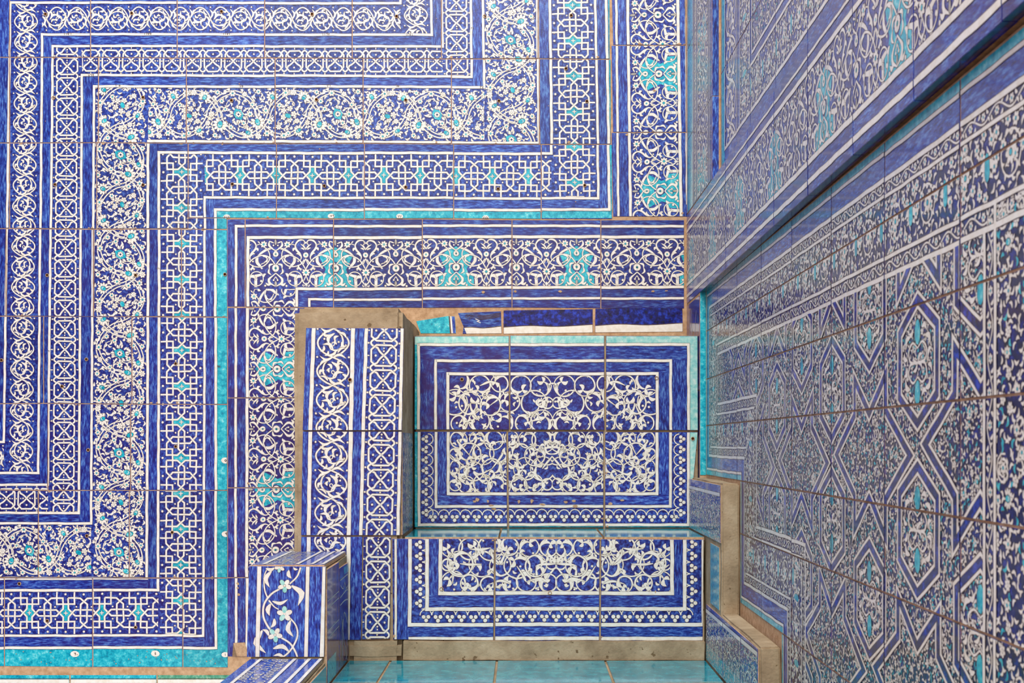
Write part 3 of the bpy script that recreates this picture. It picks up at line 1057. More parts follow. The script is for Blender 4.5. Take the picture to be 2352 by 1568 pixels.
for (x, y, k, s, bl) in ((172, 1501, '3', 1.3, True), (357, 1501, '4', 1.3, True), (518, 1502, '1', 1.1, True), (918, 497, '77', 1.0, True), (1115, 499, '777', 1.0, True),
                         (760, 496, '.59', 1.0, True), (521, 497, '717', 1.0, True), (518, 1057, '5', 1.3, True), (519, 1226, '9', 1.2, True), (502, 842, '98', .9, False),
                         (155, 78, '1156', 1.0, False), (339, 78, '1154', 1.0, False), (520, 78, '1141', 1.0, False), (748, 79, '1134', 1.0, False), (940, 80, '1241', 1.0, False),
                         (209, 173, '769', 1.0, False), (270, 197, '6.5', 1.0, False), (552, 198, '.75', 1.0, False), (755, 198, '76', 1.0, False), (915, 198, '65.', 1.0, False),
                         (1106, 200, '27', 1.0, False), (1085, 65, '21', .9, False), (16, 608, '6', .8, False), (113, 807, '3', .8, False), (363, 617, '96', .8, False), (464, 630, '2', .8, False)):
    glyph(A, x, y, k, s, 13, bl)

def grid(P, ys, xs, base='B', **kw):
    for r in range(len(ys) - 1):
        xr = xs[r]
        for c in range(len(xr) - 1):
            x0, x1 = xr[c], xr[c + 1]
            f = lambda x, y: (x, y + .003 * x + 0.8 * math.sin(x * .02 + y))
            tile(wall_back, PF, [f(x0, ys[r]), f(x1, ys[r]), f(x1, ys[r + 1]), f(x0, ys[r + 1])], P, base, 0.9, 0.8, **kw)
A.t = [warp(A.t[0] if len(A.t) == 1 else np.concatenate(A.t))]; A.c = [np.concatenate(A.c)]; A.l = [np.concatenate(A.l)]
for Q in (Bd, R_):
    Q.bake(); Q.t = [warp(Q.t[0])]
grid(A, [-30, 131.5], [[-40, 22, 208, 407, 608, 809, 1014, 1236, 1401]])
grid(A, [131.5, 327.5], [[-40, 22, 226, 428, 632, 834, 1037, 1239, 1403.5]])
grid(A, [327.5, 524.5], [[-40, 22, 222, 432]])
grid(A, [327.5, 499.5], [[432, 635, 837, 1042, 1243, 1406.5]])
tile(wall_back, PF, cell(432, 521, 501, 525.5), A, 'B', 0.0, 0)
grid(A, [525, 726], [[-40, 14, 215, 417, 522.5]])
grid(A, [726, 926.5], [[-40, 100, 303, 522.5]])
grid(A, [926.5, 1125], [[-40, 110, 300, 522.5]])
grid(A, [1125, 1326], [[-40, 88, 297, 523]])
grid(A, [1326, 1531], [[-40, 10, 213, 420, 524]])
grid(Bd, [500.5, 704], [[521.5, 563, 766, 970, 1176, 1380, 1572]], tint=0.8)
for y0, y1 in ((706, 913.5), (913.5, 1120), (1120, 1326), (1326, 1508)):
    tile(wall_back, PF, cell(522.5, 700, y0, y1), Bd, 'B', 0.9, 0.8, tint=0.9 if y0 < 1300 else 0.5)
for y0, y1 in ((-30, 104), (104, 304), (304, 498)):
    tile(wall_back, PF, [(1404, y0), (1574 + y1 * .008, y0), (1575 + y1 * .008, y1), (1407.5, y1)], R_, 'B', 0.9, 0.8, tint=0.25)
# repaired course of odd tiles above the stair
Sx = Paint()
Sx.poly([(1030, 722), (1033, 722), (1037, 770), (1034, 770)], 'K', 3)
Sx.poly([(1033, 722), (1037, 722), (1041, 770), (1037, 770)], 'W', 3)
Sx.poly([(1037, 720), (1050, 720), (1050, 770), (1041, 770)], 'V', 2)
tile(wall_back, PF, [(955, 737), (1028, 725), (1045, 726), (1048, 766), (966, 766)], Sx, 'T', 0.6, 0, tint=0)
for pg, wl in (([(1051, 718), (1151, 714), (1153, 766), (1062, 767), (1064, 750)], 753), ([(1156, 712), (1362, 709), (1362, 764), (1156, 767)], 749.5), ([(1367, 708), (1568, 704), (1569, 762), (1366, 764)], 746)):
    Sx = Paint()
    xa, xb = pg[0][0] - 5, pg[1][0] + 5
    top = bez([(xa, wl + 3), (xa * .7 + xb * .3, wl - 1), (xa * .4 + xb * .6, wl + 1), (xb, wl - 4)], 14)
    for k in range(len(top) - 1):
        Sx.poly([top[k], top[k + 1], (top[k + 1][0], 775), (top[k][0], 775)], 'W', 3)
        Sx.poly([top[k] - [0, 2], top[k + 1] - [0, 2], top[k + 1], top[k]], 'K', 2)
    if xa < 1100:
        for q in range(7):
            y = 722 + q * 1.6
            Sx.rib(bez([(1060 + q * 3, y + 4), (1085, y - 3 + q % 3), (1110, y + 2), (1148, y - 4)], 10), 0.8, 'K', 3, 0)
        Sx.rib([(1092, 732), (1101, 736), (1096, 738), (1104, 741)], 2.0, 'W', 3, 0)
    tile(wall_back, PF, pg, Sx, 'D' if xa > 1100 else 'H', 0.6, 0, tint=0)
# foot of the wall at the lower left
for x0, x1, m in ((-40, 160, 'T'), (161, 360, 'T'), (361, 640, 'G')):
    Sx = Paint()
    Sx.poly(cell(x0, x1, 1560, 1568), 'W', 2); Sx.poly(cell(x0, x1, 1568, 1700), 'H', 2)
    lines(Sx, [(x0, 1558.5), (x1, 1558.5)], 1.2, 'K', 3, 0)
    tile(wall_back, PF, cell(x0, x1, 1549, 1700), Sx, m, 1.0, 0, tint=0)
# nail holes
holes = [(105, 33), (303, 31), (509, 27), (717, 33), (911, 38), (1113, 38), (123, 225), (127, 424), (329, 224), (329, 425), (532, 231), (727, 229), (932, 230), (1146, 232),
         (1348, 233), (1312, 36), (745, 427), (534, 423), (932, 430), (1144, 434), (1343, 426), (199, 825), (4, 827), (143, 887), (404, 835), (404, 1025), (203, 1033), (109, 632),
         (396, 1222), (200, 1230), (109, 1425), (312, 1440), (312, 632), (517, 630), (45, 1340), (1300, 158)]
def hole_mesh():
    v, f, mi = [], [], []
    n = 9
    for r, h in ((4.1, 0.4), (4.1, 2.3), (3.0, 2.3), (2.6, 0.6)):
        for k in range(n):
            a = 2 * PI * k / n
            v.append((r * math.cos(a) * K, -h * K, r * math.sin(a) * K))
    for ring in range(3):
        for k in range(n):
            j = (k + 1) % n
            f.append([ring * n + k, ring * n + j, (ring + 1) * n + j, (ring + 1) * n + k]); mi.append(0 if ring < 2 else 1)
    f.append([3 * n + k for k in range(n)]); mi.append(1)
    me = bpy.data.meshes.new('nail_hole')
    me.from_pydata(v, [], f)
    me.materials.append(M['X']); me.materials.append(M['N'])
    me.polygons.foreach_set('material_index', mi)
    return me
hm = hole_mesh()
def holes_at(parent, Y, pts):
    for (x, y) in pts:
        o = bpy.data.objects.new('nail_hole', hm)
        col.objects.link(o)
        o.parent = parent
        s = Y / F
        p = np.array([(x - 1200) * s * K, Y * K, (1020 - y) * s * K + EYE])
        o.location = p - np.asarray(parent.location)
holes_at(wall_back, F, holes)

# ================================================================ RIGHT WALL
wall_right = boxes('wall_right', [(378, 560, 600, F, 338, 523), (378, 560, 2298, F, 523, 1500), (395, 560, 600, 2299, 523, 1500),
                                  (392, 560, 600, 2457, -1171, 328), (378, 560, 2457, F, -1171, 328)], 'O', origin=(0.55, 2.2, 0), bev=0)
wall_right['kind'] = 'structure'
wall_right['label'] = 'side wall receding at the right, tiled with a sloping looking border and strapwork panels'
S0, S1, S2 = side(377), side(394), side(391)
G = Paint()
sk = lambda u, v: (u, v + .006 * u)
for v0, v1, m in ((505, 526, 'H'), (486, 505, 'H'), (338, 364, 'H'), (318, 338, 'H')):
    G.poly([sk(-10, v0), sk(1990, v0), sk(1990, v1), sk(-10, v1)], m, 0.6)
for v, w in ((505, 4), (486, 7), (364, 7), (338, 7)):
    lines(G, [sk(-10, v), sk(1990, v)], w, 'W', 9, 1.0)
band(G, 'cart', sk(0, 425), sk(1990, 425), 75, 1.06, 283, [sk(-10, 365), sk(1990, 365), sk(1990, 485), sk(-10, 485)], -1)
G.bake(); G.t = [warp(G.t[0])]
us = [2, 100, 305, 510, 715, 920, 1126, 1334, 1538, 1743, 1950]
for a, b in zip(us[:-1], us[1:]):
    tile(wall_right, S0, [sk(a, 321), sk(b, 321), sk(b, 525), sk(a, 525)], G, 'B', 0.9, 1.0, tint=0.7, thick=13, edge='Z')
# corner pilaster
G = Paint()
G.poly(cell(22, 95, 500, 1300), 'T', 1)
lines(G, [(14, 500), (14, 1300)], 10, 'W', 8)
for u, w in ((101, 5), (121, 4), (148, 4), (166, 5), (312, 5), (330, 5)):
    lines(G, [(u, 500), (u, 1300)], w, 'W', 9)
G.poly(cell(332, 356, 500, 1300), 'V', .6); G.poly(cell(150, 165, 500, 1300), 'V', .6)
band(G, 'vine', (135, 520), (135, 1200), 0, 1.2, 60, cell(123, 146, 500, 1300))
band(G, 'cart', (239, 520), (239, 1200), 60, 1.3, 277, cell(168, 310, 500, 1300), 1)
G.bake()
for v0, v1 in ((527, 693), (693, 900), (900, 1108)):
    tile(wall_right, S0, cell(2, 352, v0, v1), G, 'B', 0.9, 0.8, tint=0.3)
    s = F / 2297
    tile(wall_right, frontal(2297), cell(1635.3, 1651.5, 1020 - v1 * s, 1020 - v0 * s), None, 'V', 0.6, 0, tint=0)
# recessed upper panel
G = Paint()
G.poly(cell(356, 366, 500, 1300), 'O', 1)
G.poly(cell(366, 402, 500, 1300), 'T', 1)
lines(G, [(405, 1300), (405, 574), (1500, 574)], 6, 'W', 9)
lines(G, [(530, 1300), (530, 577)], 5, 'W', 9)
lines(G, [(562, 1300), (562, 577)], 5, 'W', 9)
lines(G, [(650, 1300), (650, 653), (1500, 653)], 5, 'W', 9)
lines(G, [(670, 1300), (670, 672), (1500, 672)], 5, 'W', 9)
G.poly(cell(405, 1500, 500, 572), 'H', .6); G.poly(cell(532, 560, 577, 1300), 'V', .6)
G.poly(cell(652, 668, 655, 1300), 'V', .6); G.poly(cell(668, 1500, 655, 670), 'H', .6)
band(G, 'scroll', (467, 577), (467, 1250), 30, 1.95, 165, cell(408, 528, 577, 1250))
band(G, 'wide', (606, 577), (606, 1250), 30, 1.3, 200, cell(564, 648, 577, 1250))
band(G, 'wide', (650, 614), (1400, 614), 60, 1.1, 200, cell(650, 1400, 577, 651))
for i in range(3):
    for j in range(2):
        Q = Paint(); Q.put(UN['dense'], None, (674 + i * 205, 676 + j * 205)); Q.clip(cell(674, 1300, 676, 1080)); G.t += Q.t; G.c += Q.c; G.l += Q.l
G.bake(); G.t = [warp(G.t[0])]
for a, b in ((355, 530), (530, 656), (656, 856), (856, 1056), (1056, 1260)):
    for v0, v1 in ((526, 733), (733, 940), (940, 1100)):
        tile(wall_right, S1, cell(a, b, v0, v1), G, 'B', 0.9, 0.8, tint=0.4)
# tiles in the corner above the stair, scratched
G = Paint()
for pts in ([(40, 300), (60, 220), (88, 100)], [(150, 290), (110, 200), (95, 110)], [(80, 300), (92, 180), (120, 90)], [(30, 250), (50, 170), (60, 80)], [(170, 240), (150, 160), (130, 100)]):
    G.rib(bez(pts, 10), 2.4, 'S', 4, 0)
for i in range(26):
    u, v = RC.uniform(10, 185), RC.uniform(-60, 290)
    leaf(G, (u, v), (u + RC.uniform(-6, 6), v + RC.uniform(10, 30)), 4, .2, 3, 'W' if i % 3 else 'T')
for v0, v1 in ((115, 318), (-90, 115), (-180, -90)):
    tile(wall_right, S0, cell(2, 193, v0, v1), G, 'D', 1.0, 0, tint=0.2)
# ---- the big lower panel (plane X = 391)
def outline(d):
    return [(1990, 327 - d), (195 + d, 327 - d), (195 + d, -66 + d), (578 + d, -66 + d), (578 + d, -285 + d), (909 + d, -285 + d), (909 + d, -700)]
C = Paint()
def ribbon_frame(d0, d1, mh, mv, lay):
    o0, o1 = outline(d0), outline(d1)
    for k in range(len(o0) - 1):
        hor = abs(o0[k][1] - o0[k + 1][1]) < 1
        C.poly([o0[k], o0[k + 1], o1[k + 1], o1[k]], mh if hor else mv, lay)
ribbon_frame(0, 13, 'T', 'T', 1)
ribbon_frame(15, 41, 'H', 'V', .6)
for d, w in ((14, 4), (42, 5), (60, 3.6), (127, 4), (147, 5)):
    lines(C, outline(d), w, 'W', 9, 1.1, 25)
def frame_band(unit, dc, hw, tsc, per, ph=10):
    o = outline(dc); oi = outline(dc + hw); oo = outline(dc - hw)
    for k in range(len(o) - 1):
        a, b = np.array(o[k], float), np.array(o[k + 1], float)
        if k == 5 : b = np.array([b[0], -470])
        if k == 0 and unit != 'x': a = np.array([1800., a[1]])
        L = np.hypot(*(b - a))
        e = (b - a) / L
        nrm = np.array([-e[1], e[0]]) * hw
        a2, b2 = a - e * hw * .98, b + e * hw * .0
        band(C, unit, a2, b2, ph, tsc, per, [a2 + nrm, b2 + nrm, b2 - nrm, a2 - nrm])
frame_band('vine', 51, 7.6, 0.85, 56)
frame_band('wide', 93.5, 32, 0.97, 190)
frame_band('vine', 137, 8.2, 0.9, 56)
lines(C, [(1674, 180), (1674, -700)], 5, 'W', 9, 1.1, 25)
lines(C, [(1696, 200), (1696, -700)], 5, 'W', 9, 1.1, 25)
band(C, 'vine', (1685, 180), (1685, -470), 10, 0.9, 56, cell(1676, 1694, -470, 198))
for k in range(4):
    Q = Paint(); Q.put(UN['dense3'], None, (1690, -205 * k)); Q.clip(cell(1699, 1900, -640, 198)); C.t += Q.t; C.c += Q.c; C.l += Q.l
FR = [cell(345, 1671, 84, 178), cell(728, 1671, -135, 84), cell(1059, 1671, -470, -135)]
DD = U_dense(15, 1100, 205.0, .24, .46)
DE = U_dense(25, 1100, 205.0, .24, .46)
for i in range(8):
    for j in range(4):
        q = cell(300 + i * 205, 505 + i * 205, -470 + j * 205, -265 + j * 205)
        for f in FR:
            fx0, fx1, fy0, fy1 = f[0][0], f[1][0], f[0][1], f[2][1]
            if q[0][0] < fx1 and q[1][0] > fx0 and q[0][1] < fy1 and q[2][1] > fy0:
                Q = Paint(); Q.put(DD if (i + j) % 2 else DE, None, q[0])
                Q.clip(f)
                C.t += Q.t; C.c += Q.c; C.l += Q.l
# strapwork of long hexagons and chevrons
ST = Paint()
def strap(P, pts):
    p = path(pts + [pts[0]], 20)[:-1]
    P.rib(p, 16, 'W', 9, 1.4, closed=True)
    P.rib(p, 9.2, 'K', 10, 0, closed=True)
    P.rib(p, 7.6, 'D', 11, 0, closed=True)
def hexa(P, c):
    strap(P, [(c[0], c[1] + 62), (c[0] + 54, c[1] + 33), (c[0] + 54, c[1] - 33), (c[0], c[1] - 62), (c[0] - 54, c[1] - 33), (c[0] - 54, c[1] + 33)])
    x, y = c
    inner = [(x, y + 50), (x + 45, y + 27), (x + 45, y - 27), (x, y - 50), (x - 45, y - 27), (x - 45, y + 27)]
    for s in (1, -1):
        P.ell((x, y + s * 30), 9, 14, 0, 'K', 7.5); P.ell((x, y + s * 30), 8, 13, 0, 'T', 8.6)
        for f in (1, -1):
            P.rib(bez([(x, y + s * 14), (x + f * 14, y + s * 20), (x + f * 26, y + s * 12), (x + f * 22, y + s * 2), (x + f * 10, y)], 14), [2, 3.4, 3], 'W', 8, .9)
            leaf(P, (x + f * 22, y + s * 26), (x + f * 36, y + s * 14), 7, .3 * f * s, 8)
            leaf(P, (x + f * 12, y + s * 34), (x + f * 26, y + s * 30), 6, .3, 8)
            leaf(P, (x + f * 30, y + s * 4), (x + f * 40, y + s * 12), 6, .3, 8)
            P.disc((x + f * 6, y + s * 44), 2.0, 'W', 8)
            leaf(P, (x, y), (x + f * 14, y + s * 8), 5, .2, 8)
def starloop(P, c):
    pts = [(0, 47), (58, 88), (58, 47), (136, 0), (58, -47), (58, -88), (0, -47), (-58, -88), (-58, -47), (-136, 0), (-58, 47), (-58, 88)]
    strap(P, [(c[0] + a, c[1] + b) for a, b in pts])
for k, cu in enumerate((564, 721.5, 879, 1036, 1193, 1351, 1509, 1666)):
    base = -12 if k % 2 else 238
    sh = 0.036 * (cu - 1351)
    for n in (-2, -1, 0, 1):
        y = base + 490 * n + sh
        starloop(ST, (cu, y))
        hexa(ST, (cu, y + 162)); hexa(ST, (cu, y - 162))
for f in FR:
    Q = Paint(); Q.put(ST); Q.clip(f); C.t += Q.t; C.c += Q.c; C.l += Q.l
C.bake(); C.t = [warp(C.t[0], .6)]
US = [196, 335, 548, 763, 975, 1190, 1405, 1620, 1800]
def row(us, v0, v1):
    for a, b in zip(us[:-1], us[1:]):
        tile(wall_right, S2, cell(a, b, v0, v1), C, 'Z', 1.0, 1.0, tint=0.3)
for v0, v1 in ((240, 326.5), (138, 240), (39.5, 138), (-65.5, 39.5)):
    row(US, v0, v1)
for v0, v1 in ((-160, -65.5), (-284.5, -160)):
    row([579] + US[3:], v0, v1)
for v0, v1 in ((-365, -284.5), (-460, -365), (-560, -460)):
    row([910] + US[5:], v0, v1)
s = F / 2456
tile(wall_right, frontal(2456), cell(1200 + 378 * s, 1200 + 391 * s, 1020 - 326 * s, 1020 + 66 * s), None, 'T', 0.4, 0, tint=0)

# ================================================================ STAIR
def thing(o, label, cat, group=None):
    o['label'] = label; o['category'] = cat
    if group: o['group'] = group
# upper step: riser panel and turquoise tread
up = boxes('stair_step', [(-229, 376, 2473, F - 1, -600, 233)], 'P', origin=(0.09, 2473 * K, EYE - 182 * K), bev=1.0)
thing(up, 'tall upper step with a framed arabesque tile panel under pale turquoise edging', 'step')
PU = frontal(2470)
U = Paint()
U.poly(cell(940, 1612, 760, 791), 'M', 1); U.poly(cell(940, 962, 791, 1215), 'T', 1); U.poly(cell(1580, 1612, 791, 1000), 'M', 1); U.poly(cell(1580, 1612, 990, 1215), 'M', 1)
U.poly(cell(940, 1612, 1203, 1220), 'T', 1)
def rect(P, x0, x1, y0, y1, w):
    lines(P, [(x0, y0), (x1, y0), (x1, y1), (x0, y1), (x0, y0), (x0 + 1, y0)], w, 'W', 9, 1.0)
rect(U, 962, 1581, 791, 1204, 6)
rect(U, 1001, 1540, 828, 1162, 6)
rect(U, 1029, 1509, 858, 1133, 6.5)
U.poly(cell(964, 1579, 793, 827), 'H', .6); U.poly(cell(964, 1000, 827, 989), 'V', .6); U.poly(cell(1541, 1579, 827, 989), 'V', .6)
U.poly(cell(1002, 1539, 829, 857), 'H', .8); U.poly(cell(1002, 1028, 857, 1133), 'V', .8); U.poly(cell(1510, 1539, 857, 1133), 'V', .8); U.poly(cell(1002, 1539, 1134, 1160), 'H', .8)
a1 = U_arab(31, 236, 128, 27, 4.0); a2 = U_arab(33, 236, 140, 26, 3.7)
mir = [[-1, 0], [0, 1]]
U.put(a1, None, (1033, 862)); U.put(a1, mir, (1505, 862))
U.put(a2, None, (1033, 990)); U.put(a2, mir, (1505, 990))
U.rib(path([(1390, 862), (1396, 880), (1384, 905), (1392, 930), (1378, 960)], 8), [3, 7, 6, 7, 4], 'W', 9)
tf = U_trefoil(8, 24.2)
U.put(tf, [[0, -1], [1, 0]], (984, 995)); U.put(tf, [[0, 1], [1, 0]], (1558, 995))
tf2 = U_trefoil(23, 25.2)
U.put(tf2, None, (981, 1180))
chips(U, [(1090, 1150), (1096, 1146), (1120, 1150), (1128, 1160), (1134, 1168), (1192, 1151), (1222, 1150), (1246, 1158), (1318, 1150), (1322, 1162), (1300, 1152), (1395, 1208), (1388, 1190), (1402, 1156), (1388, 1064), (1430, 1148)], 9, 'X', (3, 8))
chips(U, [(1190, 989), (1215, 986), (1340, 987), (1170, 900), (1390, 1085)], 10, 'X', (3, 7))
glyph(U, 1608, 1052, '6', 1.1); glyph(U, 1606, 1062, '2', 1.1)
U.bake(); U.t = [warp(U.t[0], .6)]
tile(up, PU, [(951, 771), (1170, 770), (1170, 987.5), (951, 987.5)], U, 'B', 1.2, .8, tint=1.0, lean=0.02)
tile(up, PU, [(1171, 769), (1389, 769), (1389, 988), (1171, 987.5)], U, 'B', 1.2, .8, tint=0.7, lean=0.02)
tile(up, PU, [(1391, 770), (1604, 770), (1604, 989), (1391, 988)], U, 'B', 1.2, .8, tint=0.2, lean=0.02)
tile(up, PU, [(951, 990), (1164, 990), (1166, 1212), (951, 1212)], U, 'B', 1.2, .8, tint=0.0)
tile(up, PU, [(1166, 990), (1387, 990), (1387, 1212), (1168, 1212)], U, 'B', 1.2, .8, tint=0.1)
tile(up, PU, [(1389, 991), (1604, 991), (1584, 1212), (1389, 1212)], U, 'B', 1.2, .8, tint=0.1)
holes_at(up, 2470, [(1061, 871), (1508, 868), (1591, 1007)])

# lower step
low = boxes('stair_step', [(-232, 354, 2240, 2247, -420, -382), (-232, 354, 2247.5, 2471, -420, -188)], 'P', origin=(0.09, 2247 * K, EYE - 420 * K), bev=1.2, wob=0.8)
thing(low, 'lower step whose tile panel has a white trefoil border above bare plaster', 'step')
PLw = frontal(2245)
PT = level(-180)
for x0, x1 in ((-230, -46), (-44, 157), (159, 355)):
    tile(low, PT, cell(x0, x1, 2247, 2467), None, 'F', 1.0, 0, tint=0)
Wp = Paint()
Wp.poly(cell(905, 940, 1230, 1480), 'V', .6)
lines(Wp, [(909, 1230), (909, 1480)], 5, 'W', 9)
lines(Wp, [(942, 1230), (941, 1434), (1640, 1434)], 8, 'W', 9)
lines(Wp, [(981, 1230), (981, 1398), (1572, 1398), (1572, 1230)], 8, 'W', 9)
lines(Wp, [(1012, 1230), (1011, 1362), (1543, 1362), (1543, 1230)], 8, 'W', 9)
lines(Wp, [(1614, 1230), (1614, 1434)], 6, 'W', 9)
Wp.poly(cell(984, 1009, 1230, 1396), 'V', .6); Wp.poly(cell(984, 1570, 1366, 1396), 'H', .8); Wp.poly(cell(1546, 1570, 1230, 1366), 'V', .9)
Wp.poly(cell(938, 1640, 1438, 1462), 'H', .6)
lines(Wp, [(938, 1466), (1640, 1466)], 8, 'W', 9)
a3 = U_arab(41, 264, 122, 29, 4.6)
Wp.put(a3, None, (1016, 1236)); Wp.put(a3, mir, (1540, 1236))
t3 = U_trefoil(6, 27)
Wp.put(t3, [[0, -1], [1, 0]], (971, 1236)); Wp.put(t3, [[0, 1], [1, 0]], (1583, 1236))
Wp.put(U_trefoil(23, 27.2), None, (965, 1410))
chips(Wp, [(1138, 1236), (1132, 1240), (1380, 1462), (1505, 1358), (905, 1460), (901, 1440)], 12, 'X', (2, 6))
Wp.bake(); Wp.t = [warp(Wp.t[0], .6)]
tile(low, PLw, [(900, 1236), (1136, 1236), (1134, 1471), (902, 1469)], Wp, 'B', 1.0, .8, tint=0.0, thick=3.5)
tile(low, PLw, [(1138, 1236), (1378, 1237), (1377, 1473), (1136, 1473)], Wp, 'B', 1.0, .8, tint=0.0, thick=3.5)
tile(low, PLw, [(1380, 1237), (1617, 1238), (1615, 1473), (1379, 1473)], Wp, 'B', 1.0, .8, tint=0.0, thick=3.5)
holes_at(low, 2245, [(1014, 1352), (1263, 1361)])

# landing
floor = boxes('floor', [(-338, 355, 1300, 2400, -560, -422)], 'P', origin=(0.0, 1900 * K, EYE - 421 * K), bev=0)
floor['kind'] = 'structure'
floor['label'] = 'landing of plain turquoise tiles at the foot of the steps'
PL = level(-419)
for (xa, xb) in ((-336, -257), (-254, -51), (-48, 159), (162, 355)):
    for (ya, yb) in ((2036, 2236), (1830, 2033), (1625, 1827)):
        tile(floor, PL, cell(xa, xb, ya, yb), None, 'F', 0.8, 0, tint=0)

# left parapet: pillar, block, lowest block
lp = boxes('stair_post', [(-446, -235, 2249, F - 1, -600, 266), (-336, -235, 2240, 2250, -420, -382)], 'P', origin=(-0.46, 2249 * K, EYE - 420 * K), bev=9, wob=1.0)
thing(lp, 'tall plastered post left of the steps, faced with scrollwork and chain tiles', 'post')
lb = boxes('stair_block', [(-471, -340, 1993, 2237, -600, -211), (-471, -340, 1500, 1992, -600, -371)], 'P', origin=(-0.46, 1993 * K, EYE - 420 * K), bev=6, wob=0.8)
thing(lb, 'stepped tiled block at the foot of the tall post, painted with a flowering vine', 'block')
Pp = Paint()
lines(Pp, [(721, 740), (713, 1000), (709, 1232), (705, 1480)], 8.5, 'W', 9)
lines(Pp, [(811, 740), (806, 1000), (801, 1232), (798, 1480)], 9, 'W', 9)
lines(Pp, [(842, 740), (833, 1050), (829, 1232)], 7.5, 'W', 9)
lines(Pp, [(924, 740), (919, 1000), (914, 1232)], 7, 'W', 9)
Pp.poly([(690, 740), (719, 740), (709, 1240), (703, 1480), (680, 1480)], 'V', .6)
Pp.poly([(811, 740), (842, 740), (829, 1240), (829, 1480), (801, 1480)], 'V', .6)
band(Pp, 'scroll', (766, 745), (755, 1480), 10, 1.38, 130, [(723, 745), (809, 745), (799, 1480), (708, 1480)], -1)
band(Pp, 'chain', (883, 745), (871, 1235), 14, 1.22, 57.2, [(846, 745), (921, 745), (912, 1235), (832, 1235)], -1)
band(Pp, 'chain', (869, 1235), (866, 1480), 20, 1.12, 58, [(834, 1235), (902, 1235), (902, 1480), (832, 1480)], -1)
Pp.bake(); Pp.t = [warp(Pp.t[0], .6)]
tile(lp, PLw, [(702, 752), (928, 753), (924, 988.5), (695, 988.5)], Pp, 'B', 0.6, .4, tint=0.1, lean=0.02)
tile(lp, PLw, [(695, 990), (924, 990), (919, 1229.5), (691, 1229.5)], Pp, 'B', 0.6, .4, tint=0.3)
tile(lp, PLw, [(691, 1231.5), (833, 1231.5), (830, 1470), (688, 1470)], Pp, 'B', 0.8, .4, tint=0.3, thick=3.5)
tile(lp, PLw, [(834, 1231.5), (899, 1232), (896, 1467), (831, 1469)], Pp, 'B', 0.8, .4, tint=0.3, thick=3.5)
holes_at(lp, 2243, [(804, 872)])
Bk = Paint()
q = lambda x, y: (540 + x / 4.78, 1240 + y / 4.78)
lines(Bk, [q(268, 260), q(245, 1310)], 9, 'W', 9)
lines(Bk, [q(800, 260), q(778, 1310)], 8, 'W', 9)
lines(Bk, [q(985, 260), q(952, 1310)], 9.5, 'W', 9)
Bk.poly([q(100, 240), q(265, 240), q(245, 1310), q(90, 1310)], 'V', .6)
Bk.poly([q(800, 240), q(1020, 240), q(980, 1310), q(778, 1310)], 'V', .6)
def vs(pts, w, lay=4):
    Bk.rib(bez([q(*p) for p in pts], 24), w, 'W', lay, .9)
vs([(360, 300), (320, 400), (325, 540), (360, 640)], [2, 3.6, 3.4])
vs([(720, 300), (680, 400), (600, 480)], [5, 4, 4])
vs([(500, 530), (400, 590), (320, 700), (310, 830), (350, 930), (400, 1000)], [4.5, 5, 5, 5])
vs([(370, 660), (430, 730), (480, 760)], [4, 3, 2.5])
vs([(490, 1060), (600, 1130), (660, 1220), (690, 1300)], [4.5, 5, 4])
vs([(600, 850), (670, 940), (685, 1050), (640, 1160), (580, 1240), (500, 1300)], [3.5, 4.4, 4.4])
for a, b, w, bd in (((400, 340), (380, 520), 12, .3), ((590, 330), (620, 420), 10, .2), ((620, 500), (690, 720), 15, -.35), ((410, 670), (580, 650), 9, .2), ((390, 700), (380, 830), 12, .2),
                    ((430, 860), (390, 960), 10, -.2), ((610, 880), (640, 1060), 12, .25), ((300, 990), (340, 1240), 15, .35), ((370, 1050), (300, 980), 9, .2), ((420, 1190), (600, 1230), 12, -.25),
                    ((540, 1290), (420, 1270), 8, .2), ((340, 310), (440, 300), 9, .2), ((640, 300), (690, 320), 6, .2)):
    leaf(Bk, q(*a), q(*b), w, bd, 5)
for c, r, ro in (((545, 500), 15, .3), ((545, 810), 17, .9), ((440, 1040), 16, .2), ((490, 300), 11, .5)):
    c = q(*c)
    for k in range(5):
        a = ro + 2 * PI * k / 5
        e = (c[0] + r * .6 * math.cos(a), c[1] + r * .6 * math.sin(a))
        Bk.ell(e, r * .48 + .8, r * .34 + .8, a, 'K', 6, 9); Bk.ell(e, r * .48, r * .34, a, 'W' if k % 5 not in (1, 3) else 'M', 7, 9)
    Bk.disc(c, 2.6, 'W', 8)
Bk.bake()
PB1 = frontal(1990)
tile(lb, PB1, [(571, 1299), (749, 1300), (745, 1509), (566, 1509)], Bk, 'V', 0.8, 0, tint=0.0, label='blue tile painted with a white flowering vine')
def topfan(x0, x1, y0, y1, lv, seed):
    T_ = Paint()
    for fx in (.16, .62, .82, .97):
        x = x0 + (x1 - x0) * fx
        lines(T_, [(x, y0), (x, y1)], 6, 'W', 9, .6)
    R = random.Random(seed)
    for k in range(int((y1 - y0) / 16)):
        for m in range(3):
            x = x0 + (x1 - x0) * (.24 + .13 * m)
            y = y0 + 8 + k * 16
            T_.rib(arc((x, y), 8, R.uniform(0, 360), R.uniform(400, 600), 12, 3), 2.0, 'W', 4, .5)
    tile(lb, level(lv), cell(x0, x1, y0, y1), T_, 'V', 0.8, 0, tint=0.2)
topfan(-468, -342, 1996, 2240, -208, 1)
topfan(-468, -342, 1560, 1980, -368, 2)
SL = side(-337.5, 1)
D1 = Paint()
